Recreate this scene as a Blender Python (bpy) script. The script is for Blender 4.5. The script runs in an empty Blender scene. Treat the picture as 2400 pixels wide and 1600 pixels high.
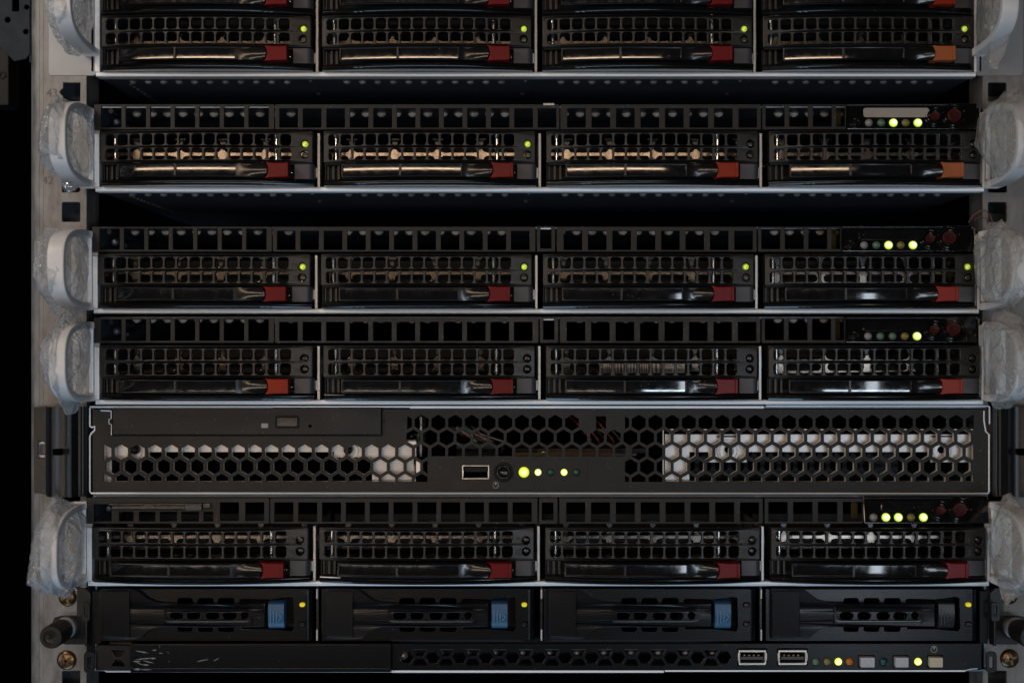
import bpy, bmesh, math, random
from mathutils import Vector, noise

S = 0.00021          # metres per pixel of the 2400 px wide photograph, at the front plane
D = 0.70             # camera distance to the front plane
C = bpy.context.scene.collection
R = math.radians

# ------------------------------------------------------------------ camera
cam = bpy.data.cameras.new("camera"); co = bpy.data.objects.new("camera", cam); C.objects.link(co)
cam.lens = 50; cam.sensor_width = 36; cam.clip_start = 0.02; cam.clip_end = 20
co.location = (0, -D, 0); co.rotation_euler = (R(90), 0, 0)
cam.dof.use_dof = True; cam.dof.focus_distance = D - 0.006; cam.dof.aperture_fstop = 4.0
bpy.context.scene.camera = co
sc = bpy.context.scene
sc.view_settings.view_transform = 'Standard'; sc.view_settings.look = 'None'
sc.view_settings.exposure = 0.0; sc.view_settings.gamma = 1.0
w = bpy.data.worlds.new("World"); sc.world = w; w.use_nodes = True
w.node_tree.nodes["Background"].inputs[0].default_value = (0.5, 0.6, 0.8, 1)
w.node_tree.nodes["Background"].inputs[1].default_value = 0.004

# ------------------------------------------------------------------ lamps and added fill lights (indoor)
def lamp(name, loc, target, sx, sy, watts, col, spread=180):
    l = bpy.data.lights.new(name, 'AREA'); l.shape = 'RECTANGLE'; l.size = sx; l.size_y = sy
    l.energy = watts; l.color = col; l.spread = R(spread)
    o = bpy.data.objects.new(name, l); C.objects.link(o); o.location = loc
    o.rotation_euler = (Vector(target) - Vector(loc)).to_track_quat('-Z', 'Y').to_euler()
    return o
lamp("warm_ceiling_lamp", (-0.45, -2.0, 0.375), (-0.1, 0, 0.0), 1.75, 0.05, 6.2, (1.0, .72, .50))
lamp("warm_low_fill", (-0.34, -0.9, -0.15), (-0.15, 0, 0.03), 0.6, 0.02, 0.95, (1.0, .82, .66))  # added frontal fill for lid dimples, rims and plates, no known source
lamp("cool_low_fill", (0.42, -1.2, -0.16), (0.08, 0, 0), 0.6, 0.03, 1.35, (.74, .87, 1.0))  # added cool fill that brightens the right-hand plates, no known source
lamp("cool_tube_lamp", (0.63, -2.0, -0.20), (0.1, 0, 0), 0.13, 0.62, 2.4, (.78, .88, 1.0))
lamp("near_left_fill", (-0.47, -0.38, 0.36), (-0.2, 0, 0.05), 0.12, 0.16, 1.1, (1.0, .90, .80))  # added fill close by, so brightness drops off to the right
lamp("cool_side_lamp", (-1.25, -0.75, -0.05), (-0.25, 0, 0), 0.2, 0.8, 2.0, (.66, .83, 1.0))
lamp("cool_right_lamp", (1.7, -0.55, -0.05), (0.1, 0, 0), 0.15, 0.8, 0.7, (.70, .85, 1.0))
lamp("cool_floor_lamp", (-0.2, -0.5, -1.2), (0, 0, 0.05), 1.0, 0.3, 4.5, (.45, .72, 1.0))

# ------------------------------------------------------------------ materials
def mat(name, col, rough=.5, metal=0, bump=0, bscale=4000, spec=.5, dust=0, coat=0, var=0, vscale=60, emit=0, ecol=None, stretch=None, rvar=0):
    m = bpy.data.materials.new(name); m.use_nodes = True
    nt = m.node_tree; b = nt.nodes["Principled BSDF"]; L = nt.links.new
    b.inputs['Base Color'].default_value = (*col, 1); b.inputs['Roughness'].default_value = rough
    b.inputs['Metallic'].default_value = metal; b.inputs['Specular IOR Level'].default_value = spec
    b.inputs['Coat Weight'].default_value = coat
    if emit:
        b.inputs['Emission Color'].default_value = (*(ecol or col), 1); b.inputs['Emission Strength'].default_value = emit
    tc = nt.nodes.new('ShaderNodeTexCoord'); oi = nt.nodes.new('ShaderNodeObjectInfo')
    ad = nt.nodes.new('ShaderNodeVectorMath'); ad.operation = 'MULTIPLY_ADD'
    L(oi.outputs['Random'], ad.inputs[0]); ad.inputs[1].default_value = (3.1, 1.7, 2.3); L(tc.outputs['Object'], ad.inputs[2])
    vec = ad.outputs[0]
    colout = None
    if var:
        n = nt.nodes.new('ShaderNodeTexNoise'); n.inputs['Scale'].default_value = vscale; n.inputs['Detail'].default_value = 6
        n.inputs['Roughness'].default_value = .65
        if stretch:
            mp = nt.nodes.new('ShaderNodeMapping'); mp.inputs['Scale'].default_value = stretch; L(vec, mp.inputs[0]); L(mp.outputs[0], n.inputs['Vector'])
        else: L(vec, n.inputs['Vector'])
        mr = nt.nodes.new('ShaderNodeMapRange'); L(n.outputs[0], mr.inputs[0])
        mr.inputs[1].default_value = .3; mr.inputs[2].default_value = .7; mr.inputs[3].default_value = 1 - var; mr.inputs[4].default_value = 1 + var
        mx = nt.nodes.new('ShaderNodeVectorMath'); mx.operation = 'SCALE'; mx.inputs[0].default_value = col; L(mr.outputs[0], mx.inputs['Scale'])
        colout = mx.outputs[0]
        if rvar:
            m2 = nt.nodes.new('ShaderNodeMapRange'); L(n.outputs[0], m2.inputs[0]); m2.inputs[1].default_value = .3; m2.inputs[2].default_value = .7
            m2.inputs[3].default_value = max(0.03, rough - rvar); m2.inputs[4].default_value = rough + rvar; L(m2.outputs[0], b.inputs['Roughness'])
    if dust:
        fac = None
        for sc_, dens in ((900, .06 * dust), (2600, .05 * dust)):
            v = nt.nodes.new('ShaderNodeTexVoronoi'); v.inputs['Scale'].default_value = sc_; L(vec, v.inputs['Vector'])
            lt = nt.nodes.new('ShaderNodeMath'); lt.operation = 'LESS_THAN'; L(v.outputs['Distance'], lt.inputs[0]); lt.inputs[1].default_value = .12
            se = nt.nodes.new('ShaderNodeSeparateColor'); L(v.outputs['Color'], se.inputs[0])
            l2 = nt.nodes.new('ShaderNodeMath'); l2.operation = 'LESS_THAN'; L(se.outputs[0], l2.inputs[0]); l2.inputs[1].default_value = dens
            mu = nt.nodes.new('ShaderNodeMath'); mu.operation = 'MULTIPLY'; L(lt.outputs[0], mu.inputs[0]); L(l2.outputs[0], mu.inputs[1])
            if fac is None: fac = mu.outputs[0]
            else:
                a = nt.nodes.new('ShaderNodeMath'); a.operation = 'MAXIMUM'; L(fac, a.inputs[0]); L(mu.outputs[0], a.inputs[1]); fac = a.outputs[0]
        n = nt.nodes.new('ShaderNodeTexNoise'); n.inputs['Scale'].default_value = 90; n.inputs['Detail'].default_value = 8; L(vec, n.inputs['Vector'])
        mr = nt.nodes.new('ShaderNodeMapRange'); L(n.outputs[0], mr.inputs[0]); mr.inputs[1].default_value = .45; mr.inputs[2].default_value = .8
        mr.inputs[3].default_value = 0; mr.inputs[4].default_value = .014 * dust
        a = nt.nodes.new('ShaderNodeMath'); a.operation = 'MAXIMUM'; L(fac, a.inputs[0]); L(mr.outputs[0], a.inputs[1])
        mix = nt.nodes.new('ShaderNodeMix'); mix.data_type = 'RGBA'; L(a.outputs[0], mix.inputs[0])
        if colout: L(colout, mix.inputs[6])
        else: mix.inputs[6].default_value = (*col, 1)
        mix.inputs[7].default_value = (.42, .39, .36, 1); colout = mix.outputs[2]
    if colout: L(colout, b.inputs['Base Color'])
    if bump:
        n = nt.nodes.new('ShaderNodeTexNoise'); n.inputs['Scale'].default_value = bscale; n.inputs['Detail'].default_value = 2; L(vec, n.inputs['Vector'])
        bp = nt.nodes.new('ShaderNodeBump'); bp.inputs['Strength'].default_value = bump; bp.inputs['Distance'].default_value = .0002
        L(n.outputs[0], bp.inputs['Height']); L(bp.outputs[0], b.inputs['Normal'])
    return m

M = {}
M['vent'] = mat('black_vent_plastic', (.0135, .012, .0112), .38, bump=.2, bscale=3500, spec=.45, dust=.6, var=.2)
M['strip'] = mat('black_textured_plastic', (.017, .0155, .0145), .5, bump=.5, bscale=2600, spec=.3, dust=1.0, var=.25)
M['dusty'] = mat('dusty_black_plastic', (.024, .022, .021), .55, bump=.5, bscale=2600, spec=.3, dust=4.5, var=.3)
M['gloss'] = mat('glossy_black_plastic', (.008, .008, .008), .16, dust=.35)
M['satin'] = mat('satin_black_plastic', (.009, .009, .0095), .26, bump=.06, spec=.4, dust=.5)
M['insert'] = mat('glossy_label_window', (.007, .007, .008), .075, spec=.75, dust=.7, var=.2, vscale=300, rvar=.035)
M['dark'] = mat('dark_recess_plastic', (.004, .004, .004), .5, spec=.2)
M['grey'] = mat('grey_plastic_block', (.05, .05, .056), .42, bump=.2, bscale=3000, spec=.4)
M['red'] = mat('red_latch_plastic', (.13, .0045, .006), .3, spec=.14, dust=.3, var=.08)
M['redglow'] = mat('red_latch_warm_glow', (.24, .018, .006), .34, spec=.14, dust=.3, var=.1)  # red latch with the warm lamp's reflection put into its colour
M['orange'] = mat('red_latch_orange_glow', (.32, .085, .025), .36, spec=.2, dust=.3, var=.12)  # red latch with a stronger warm glow put into its colour
M['rim'] = mat('silver_steel_rim', (.80, .84, .88), .45, .3, bump=.1, bscale=1500, var=.1, vscale=200, stretch=(.05, 1, 1))
M['steel'] = mat('galvanised_steel', (.42, .42, .41), .42, .75, bump=.15, bscale=900, var=.22, vscale=120, rvar=.08)
M['bracketsteel'] = mat('dull_blue_bracket', (.020, .026, .032), .6, 0, bump=.1, var=.35, vscale=90, spec=.12)
M['darksteel'] = mat('dark_blue_steel', (.15, .19, .245), .38, .6, var=.2, vscale=80)
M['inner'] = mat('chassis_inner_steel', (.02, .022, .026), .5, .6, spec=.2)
M['drive'] = mat('drive_casting', (.17, .147, .124), .19, .9, var=.1)
M['driveshade'] = mat('drive_casting_shaded', (.05, .05, .052), .3, .9)  # same casting, shade behind the upper vent row put into the colour
M['bumpsteel'] = mat('dimple_steel', (.92, .86, .78), .36, .35)
M['rod'] = mat('polished_rod', (.75, .8, .84), .18, .9)
M['black'] = mat('matte_black', (.001, .001, .001), 1.0, spec=0)
M['post'] = mat('zinc_plated_post', (.185, .176, .168), .5, .35, bump=.35, bscale=1600, var=.42, vscale=230, rvar=.12, stretch=(1, 1, .3))
M['mark'] = mat('stamped_ink', (.10, .09, .085), .7)
M['handle'] = mat('grey_handle_paint', (.60, .585, .58), .4, 0, var=.04)
M['earpaint'] = mat('light_grey_ear_paint', (.27, .28, .295), .38, .2, bump=.1, var=.06)
M['hexface'] = mat('black_powder_coat', (.0155, .0143, .014), .5, bump=.7, bscale=2300, spec=.3, dust=1.0, var=.2)
M['hexwall'] = mat('bare_metal_edge', (.82, .77, .71), .4, .2)
M['plate'] = mat('bright_aluminium_plate', (.58, .585, .59), .36, .25, var=.14, vscale=50, stretch=(.08, 1, 1))
M['bracketblack'] = mat('black_bracket_paint', (.007, .0075, .0085), .3, bump=.1, bscale=800, spec=.3, dust=.3)
M['glosspanel'] = mat('glossy_control_panel', (.005, .005, .005), .09, spec=.5, dust=.5)
M['redbutton'] = mat('dark_red_button', (.045, .009, .009), .45, spec=.15)
def led(name, edge, core, e0, e1, rad, facets=False):
    """lit lens: bright die in the middle, deeper colour toward the lens edge (object space, lens centred on its origin)"""
    m = mat(name, edge, .25); nt = m.node_tree; b = nt.nodes["Principled BSDF"]; L = nt.links.new
    tc = nt.nodes.new('ShaderNodeTexCoord'); ln = nt.nodes.new('ShaderNodeVectorMath'); ln.operation = 'LENGTH'
    mp = nt.nodes.new('ShaderNodeMapping'); mp.inputs['Scale'].default_value = (1, 0, 1); L(tc.outputs['Object'], mp.inputs[0]); L(mp.outputs[0], ln.inputs[0])
    mr = nt.nodes.new('ShaderNodeMapRange'); mr.interpolation_type = 'SMOOTHSTEP'; L(ln.outputs['Value'], mr.inputs[0]); mr.inputs[1].default_value = rad * S * .35; mr.inputs[2].default_value = rad * S * 1.08
    fac = mr.outputs[0]
    if facets:
        v = nt.nodes.new('ShaderNodeTexVoronoi'); v.inputs['Scale'].default_value = 1500; L(tc.outputs['Object'], v.inputs['Vector'])
        se = nt.nodes.new('ShaderNodeSeparateColor'); L(v.outputs['Color'], se.inputs[0])
        a = nt.nodes.new('ShaderNodeMath'); a.operation = 'MULTIPLY_ADD'; L(se.outputs[0], a.inputs[0]); a.inputs[1].default_value = .9; a.inputs[2].default_value = -.1
        x = nt.nodes.new('ShaderNodeMath'); x.operation = 'MAXIMUM'; L(a.outputs[0], x.inputs[0]); L(fac, x.inputs[1]); fac = x.outputs[0]
    mx = nt.nodes.new('ShaderNodeMix'); mx.data_type = 'RGBA'; L(fac, mx.inputs[0]); mx.inputs[6].default_value = (*core, 1); mx.inputs[7].default_value = (*edge, 1)
    st = nt.nodes.new('ShaderNodeMapRange'); L(fac, st.inputs[0]); st.inputs[3].default_value = e0; st.inputs[4].default_value = e1
    L(mx.outputs[2], b.inputs['Emission Color']); L(st.outputs[0], b.inputs['Emission Strength']); return m
M['ledon'] = led('green_led_lit', (.55, .80, .03), (1.0, 1.0, .55), 1.5, .68, 9.5)
M['ledtray'] = led('tray_led_lit', (.36, .50, .015), (.82, .95, .16), .8, .28, 8, True)
M['ledoff'] = mat('tray_led_unlit', (.05, .055, .03), .2, bump=.6, bscale=900)
M['ledblack'] = mat('tray_led_dead', (.012, .012, .012), .18)
M['ledgrey'] = mat('led_unlit_grey', (.24, .24, .245), .3)
M['ledgreenoff'] = mat('led_unlit_green', (.10, .17, .12), .3)
M['ledyelloff'] = mat('led_unlit_olive', (.2, .18, .05), .3)
M['leddgreen'] = mat('led_unlit_deep_green', (.03, .10, .06), .25)
M['ledorange'] = mat('led_dim_orange', (.38, .11, .008), .3, emit=.05, ecol=(1, .35, .02))
M['ledteal'] = mat('led_unlit_teal', (.01, .06, .08), .25)
M['ledyellow'] = mat('led_lit_yellow', (.6, .5, .01), .35, emit=.42, ecol=(1, .78, .015))
M['ledhot'] = led('led_lit_pale', (.75, .85, .05), (1.0, 1.0, .42), 1.6, .8, 9)
M['blue'] = mat('blue_latch_plastic', (.036, .105, .20), .36, spec=.3, bump=.1, dust=.4)
M['bluemark'] = mat('pale_blue_mark', (.12, .24, .38), .4)
M['navy'] = mat('black_latch_plastic', (.016, .017, .02), .4)
M['s7'] = mat('slate_black_plastic', (.0046, .0054, .007), .21, bump=.08, bscale=1800, spec=.3, dust=.35, var=.15)
M['brass'] = mat('brass_screw', (.15, .095, .05), .3, .85, var=.25, vscale=500)
M['zinc'] = mat('zinc_screw', (.6, .62, .64), .2, .95)
M['scuff'] = mat('pale_scuff', (.22, .22, .225), .6, var=.5, vscale=900)
M['white'] = mat('white_print', (.6, .6, .6), .5)
M['greyprint'] = mat('grey_print', (.42, .42, .43), .5)
M['button'] = mat('pale_grey_button', (.42, .42, .44), .4, var=.05)
M['beige'] = mat('beige_button', (.52, .45, .32), .4, var=.05)
M['usb'] = mat('usb_shell', (.55, .50, .44), .3, .85)
M['label'] = mat('paper_label', (.60, .57, .53), .55, var=.05)
M['sticker'] = mat('pale_sticker', (.33, .30, .27), .5, var=.08)
M['ink'] = mat('label_ink', (.04, .03, .03), .6)
M['inkbrown'] = mat('label_ink_faded', (.16, .10, .07), .6)
M['yellowtag'] = mat('yellow_sticker', (.05, .038, .014), .7, spec=.05)
M['copper'] = mat('brown_wire', (.11, .045, .02), .45)
M['wirered'] = mat('red_wire', (.25, .03, .02), .4)
M['wiregreen'] = mat('green_wire', (.03, .15, .08), .4)
M['wirewhite'] = mat('pale_wire', (.4, .38, .36), .4)
M['boardbrown'] = mat('brown_board', (.10, .05, .03), .5)

def film(name, tint, dens):
    m = bpy.data.materials.new(name); m.use_nodes = True; nt = m.node_tree; L = nt.links.new
    for n in list(nt.nodes): nt.nodes.remove(n)
    out = nt.nodes.new('ShaderNodeOutputMaterial'); mix = nt.nodes.new('ShaderNodeMixShader')
    tr = nt.nodes.new('ShaderNodeBsdfTransparent'); tr.inputs[0].default_value = (.97, .97, .97, 1)
    p = nt.nodes.new('ShaderNodeBsdfPrincipled'); p.inputs['Base Color'].default_value = (*tint, 1); p.inputs['Roughness'].default_value = .1
    p.inputs['Specular IOR Level'].default_value = 1.0; p.inputs['Coat Weight'].default_value = .8; p.inputs['Coat Roughness'].default_value = .08
    tc = nt.nodes.new('ShaderNodeTexCoord'); oi = nt.nodes.new('ShaderNodeObjectInfo')
    ad = nt.nodes.new('ShaderNodeVectorMath'); ad.operation = 'MULTIPLY_ADD'
    L(oi.outputs['Random'], ad.inputs[0]); ad.inputs[1].default_value = (3, 2, 5); L(tc.outputs['Object'], ad.inputs[2])
    n0 = nt.nodes.new('ShaderNodeTexNoise'); n0.inputs['Scale'].default_value = 60; n0.inputs['Detail'].default_value = 3; L(ad.outputs[0], n0.inputs['Vector'])
    wv = nt.nodes.new('ShaderNodeVectorMath'); wv.operation = 'MULTIPLY_ADD'; L(n0.outputs['Color'], wv.inputs[0]); wv.inputs[1].default_value = (.012, .012, .012); L(ad.outputs[0], wv.inputs[2])
    h = None
    for sc_, wt, feat in ((60, 1.0, 'F1'), (48, .5, 'DISTANCE_TO_EDGE'), (120, .22, 'DISTANCE_TO_EDGE')):
        v = nt.nodes.new('ShaderNodeTexVoronoi'); v.inputs['Scale'].default_value = sc_; v.feature = feat; L(wv.outputs[0], v.inputs['Vector'])
        src = v.outputs['Distance']
        if feat != 'F1':
            mr0 = nt.nodes.new('ShaderNodeMapRange'); mr0.interpolation_type = 'SMOOTHSTEP'; L(src, mr0.inputs[0]); mr0.inputs[1].default_value = 0; mr0.inputs[2].default_value = .10
            mr0.inputs[3].default_value = 1; mr0.inputs[4].default_value = 0; src = mr0.outputs[0]
        a = nt.nodes.new('ShaderNodeMath'); a.operation = 'MULTIPLY'; L(src, a.inputs[0]); a.inputs[1].default_value = wt
        if h is None: h = a.outputs[0]
        else:
            b2 = nt.nodes.new('ShaderNodeMath'); b2.operation = 'ADD'; L(h, b2.inputs[0]); L(a.outputs[0], b2.inputs[1]); h = b2.outputs[0]
    bp = nt.nodes.new('ShaderNodeBump'); bp.inputs['Strength'].default_value = .6; bp.inputs['Distance'].default_value = .0035; L(h, bp.inputs['Height'])
    L(bp.outputs[0], p.inputs['Normal'])
    lw = nt.nodes.new('ShaderNodeLayerWeight'); lw.inputs[0].default_value = .45; L(bp.outputs[0], lw.inputs['Normal'])
    mr = nt.nodes.new('ShaderNodeMapRange'); L(lw.outputs['Facing'], mr.inputs[0]); mr.inputs[3].default_value = dens; mr.inputs[4].default_value = min(1, dens + .5)
    L(mr.outputs[0], mix.inputs[0]); L(tr.outputs[0], mix.inputs[1]); L(p.outputs[0], mix.inputs[2]); L(mix.outputs[0], out.inputs[0])
    return m
M['film'] = film('crumpled_clear_film', (.62, .65, .69), .20)
M['filmwarmlit'] = film('crumpled_clear_film_warm_lit', (.60, .57, .53), .18)  # same clear film for right-hand bags, warm light put into the tint

# ------------------------------------------------------------------ mesh helpers (pixel units: x right, y up, d depth away from camera)
class MB:
    def __init__(s): s.v = []; s.f = []; s.m = []; s.mats = []
    def mi(s, k):
        if k not in s.mats: s.mats.append(k)
        return s.mats.index(k)
    def add(s, vf, k='vent'):
        v, f = vf; o = len(s.v); i = s.mi(k); s.v += v
        for q in f: s.f.append([a + o for a in q]); s.m.append(i)
        return s
    def mesh(s, name, sharp=38):
        me = bpy.data.meshes.new(name)
        me.from_pydata([(x * S, d * S, y * S) for x, y, d in s.v], [], s.f)
        for k in s.mats: me.materials.append(M[k])
        me.polygons.foreach_set('material_index', s.m)
        me.polygons.foreach_set('use_smooth', [True] * len(s.f))
        me.update()
        # corner normals weighted by face area: flat faces stay flat beside their bevels
        adj = [[] for _ in me.vertices]; fn = [p.normal.copy() for p in me.polygons]; fa = [p.area for p in me.polygons]
        for p in me.polygons:
            for a in p.vertices: adj[a].append(p.index)
        cs = math.cos(R(sharp)); out = []
        for p in me.polygons:
            n0 = fn[p.index]
            for a in p.vertices:
                q = Vector((0, 0, 0))
                for k in adj[a]:
                    if fn[k].dot(n0) > cs: q += fn[k] * fa[k]
                out.append(q.normalized() if q.length > 1e-20 else n0)
        me.normals_split_custom_set(out)
        return me

def ob(name, mb, parent=None, loc=None, mat=None, label=None):
    me = mb.mesh(name) if isinstance(mb, MB) else mb
    o = bpy.data.objects.new(name, me); C.objects.link(o)
    if parent is not None: o.parent = parent
    if loc: o.location = (loc[0] * S, loc[2] * S, loc[1] * S)
    if mat:
        o.material_slots[0].link = 'OBJECT'; o.material_slots[0].material = M[mat]
    if label: o['label'] = label
    return o

def thing(name, label, cat, px, py, k=1.0, group=None):
    """an Empty whose origin appears at photo pixel (px, py) at the depth where the picture scale is k"""
    o = bpy.data.objects.new(name, None); C.objects.link(o); o.empty_display_size = .01
    o.location = ((px - 1200) * S / k, D / k - D, (800 - py) * S / k)
    o['label'] = label; o['category'] = cat
    if group: o['group'] = group
    return o
def tag(o, label, cat, group=None):
    o['label'] = label; o['category'] = cat
    if group: o['group'] = group
    return o

def bent(vf, bend):
    v, f = vf
    return [(x, y, d - bend(x)) for x, y, d in v], f
def bow(b, hw=250): return lambda x: b * (1 - (x / hw) ** 2)

def box(x0, x1, y0, y1, d0, d1, bev=0, seg=2):
    bm = bmesh.new(); bmesh.ops.create_cube(bm, size=1)
    for v in bm.verts:
        v.co = (x0 + (x1 - x0) * (v.co.x + .5), y0 + (y1 - y0) * (v.co.y + .5), d0 + (d1 - d0) * (v.co.z + .5))
    if bev: bmesh.ops.bevel(bm, geom=bm.edges[:], offset=bev, segments=seg, affect='EDGES', profile=.5)
    bm.normal_update(); bmesh.ops.reverse_faces(bm, faces=bm.faces[:])   # (x, y, d) is left-handed
    bm.verts.index_update()
    r = [tuple(v.co) for v in bm.verts], [[v.index for v in f.verts] for f in bm.faces]
    bm.free(); return r

def plate(outer, holes, d0, d1, bev=0, res=1):
    cu = bpy.data.curves.new('c', 'CURVE'); cu.dimensions = '2D'; cu.fill_mode = 'BOTH'
    for pts in [outer] + list(holes):
        sp = cu.splines.new('POLY'); sp.points.add(len(pts) - 1); sp.use_cyclic_u = True
        for p, q in zip(sp.points, pts): p.co = (q[0], q[1], 0, 1)
    cu.extrude = (d1 - d0) / 2 - bev; cu.bevel_depth = bev; cu.bevel_resolution = res; cu.offset = -bev
    o = bpy.data.objects.new('c', cu)
    me = bpy.data.meshes.new_from_object(o)
    c = (d0 + d1) / 2
    v = [(p.co.x, p.co.y, c - p.co.z) for p in me.vertices]; f = [list(p.vertices) for p in me.polygons]
    bpy.data.objects.remove(o); bpy.data.curves.remove(cu); bpy.data.meshes.remove(me)
    return v, f

def rr(x0, y0, x1, y1, r, n=4):
    pts = []
    for cx, cy, a in ((x1 - r, y1 - r, 0), (x0 + r, y1 - r, 90), (x0 + r, y0 + r, 180), (x1 - r, y0 + r, 270)):
        for i in range(n + 1):
            t = R(a + 90 * i / n); pts.append((cx + r * math.cos(t), cy + r * math.sin(t)))
    return pts
def sub(pts, step=14):
    out = []
    for a, b in zip(pts, pts[1:] + pts[:1]):
        n = max(1, int(math.hypot(b[0] - a[0], b[1] - a[1]) / step))
        out += [(a[0] + (b[0] - a[0]) * i / n, a[1] + (b[1] - a[1]) * i / n) for i in range(n)]
    return out
def rect(x0, y0, x1, y1): return [(x0, y0), (x1, y0), (x1, y1), (x0, y1)]
def circ(cx, cy, r, n=20): return [(cx + r * math.cos(2 * math.pi * i / n), cy + r * math.sin(2 * math.pi * i / n)) for i in range(n)]

def lathe(cx, cy, prof, n=24):
    """prof: list of (r, d) from the back outwards to the front centre"""
    v = []; f = []
    for r, d in prof:
        for i in range(n):
            a = 2 * math.pi * i / n; v.append((cx + r * math.cos(a), cy + r * math.sin(a), d))
    for j in range(len(prof) - 1):
        for i in range(n):
            a = j * n + i; b = j * n + (i + 1) % n; f.append([a, b, b + n, a + n])
    f.append([(len(prof) - 1) * n + i for i in range(n)])
    return v, f
def dome(cx, cy, r, d0, h, n=18):
    return lathe(cx, cy, [(r, d0 + 4)] + [(r * math.cos(R(a)), d0 - h * math.sin(R(a))) for a in (0, 20, 40, 58, 74, 86)], n)
def disc(cx, cy, r, d0, d1, bev=1.2, n=24):
    return lathe(cx, cy, [(r, d1), (r, d0 + bev), (r - bev * .4, d0 + bev * .3), (r - bev, d0)], n)
def ring(cx, cy, r0, r1, d0, d1, n=22):
    v = []; f = []
    prof = [(r1, d1), (r1, d0 + .8), (r1 - .8, d0), (r0 + .8, d0), (r0, d0 + .8), (r0, d1)]
    for r, d in prof:
        for i in range(n):
            a = 2 * math.pi * i / n; v.append((cx + r * math.cos(a), cy + r * math.sin(a), d))
    for j in range(len(prof) - 1):
        for i in range(n):
            a = j * n + i; b = j * n + (i + 1) % n; f.append([a, b, b + n, a + n])
    return v, f

def sweepx(prof, xs, bend=None, closed=False):
    """profile [(y, d)] swept along x; front faces toward the camera when y increases along the profile"""
    v = []; f = []; n = len(prof)
    for x in xs:
        b = bend(x) if bend else 0
        for y, d in prof: v.append((x, y, d - b))
    m = n if closed else n - 1
    for i in range(len(xs) - 1):
        for j in range(m):
            a = i * n + j; b = i * n + (j + 1) % n; f.append([a, a + n, b + n, b])
    f.append([j for j in range(n)]); f.append([(len(xs) - 1) * n + j for j in reversed(range(n))])
    return v, f
def lin(a, b, n): return [a + (b - a) * i / (n - 1) for i in range(n)]

def tube(pts, r, n=8):
    """round tube through (x, y, d) points"""
    v = []; f = []; P = [Vector(p) for p in pts]
    for i, p in enumerate(P):
        t = (P[min(i + 1, len(P) - 1)] - P[max(i - 1, 0)]).normalized()
        a = t.orthogonal().normalized() if i == 0 else (pa - t * pa.dot(t)).normalized()
        pa = a; b = t.cross(a)
        for k in range(n):
            q = p + (a * math.cos(2 * math.pi * k / n) + b * math.sin(2 * math.pi * k / n)) * r; v.append(tuple(q))
    for i in range(len(P) - 1):
        for k in range(n):
            f.append([i * n + k, (i + 1) * n + k, (i + 1) * n + (k + 1) % n, i * n + (k + 1) % n])
    f.append(list(range(n))); f.append([(len(P) - 1) * n + k for k in reversed(range(n))])
    return v, f
def stroke(mb, pts, wid, d0, d1, k, closed=False):
    """flat printed line"""
    q = pts + (pts[:1] if closed else [])
    for a, b in zip(q, q[1:]):
        t = Vector((b[0] - a[0], b[1] - a[1])); 
        if t.length < 1e-6: continue
        t.normalize(); nx, ny = -t.y * wid / 2, t.x * wid / 2; ex, ey = t.x * wid * .3, t.y * wid * .3
        mb.add(plate_quad((a[0] - ex + nx, a[1] - ey + ny), (a[0] - ex - nx, a[1] - ey - ny), (b[0] + ex - nx, b[1] + ey - ny), (b[0] + ex + nx, b[1] + ey + ny), d0, d1), k)
    return mb
def plate_quad(a, b, c, e, d0, d1):
    P = [a, b, c, e]
    v = [(p[0], p[1], d0) for p in P] + [(p[0], p[1], d1) for p in P]
    f = [[0, 1, 2, 3], [7, 6, 5, 4]] + [[i, i + 4, (i + 1) % 4 + 4, (i + 1) % 4] for i in range(4)]
    return v, f
def arc(cx, cy, r, a0, a1, n=18): return [(cx + r * math.cos(R(a0 + (a1 - a0) * i / n)), cy + r * math.sin(R(a0 + (a1 - a0) * i / n))) for i in range(n + 1)]
def power_icon(mb, cx, cy, r, wid, d0, d1, k):
    stroke(mb, arc(cx, cy, r, 118, 422), wid, d0, d1, k); stroke(mb, [(cx, cy + r * .15), (cx, cy + r * 1.2)], wid, d0, d1, k)
def text(body, cx, cy, size, d0, k, mb):
    cu = bpy.data.curves.new('t', 'FONT'); cu.body = body; cu.size = size; cu.align_x = 'CENTER'; cu.align_y = 'CENTER'; cu.extrude = .2
    o = bpy.data.objects.new('t', cu); me = bpy.data.meshes.new_from_object(o)
    mb.add(([(cx + p.co.x, cy + p.co.y, d0 - p.co.z) for p in me.vertices], [list(p.vertices) for p in me.polygons]), k)
    bpy.data.objects.remove(o); bpy.data.curves.remove(cu); bpy.data.meshes.remove(me)

# ------------------------------------------------------------------ setting
o = ob('rack_back_wall', MB().add(box(-2600, 2600, -1800, 1800, 3600, 3620), 'black')); o['kind'] = 'structure'

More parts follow.
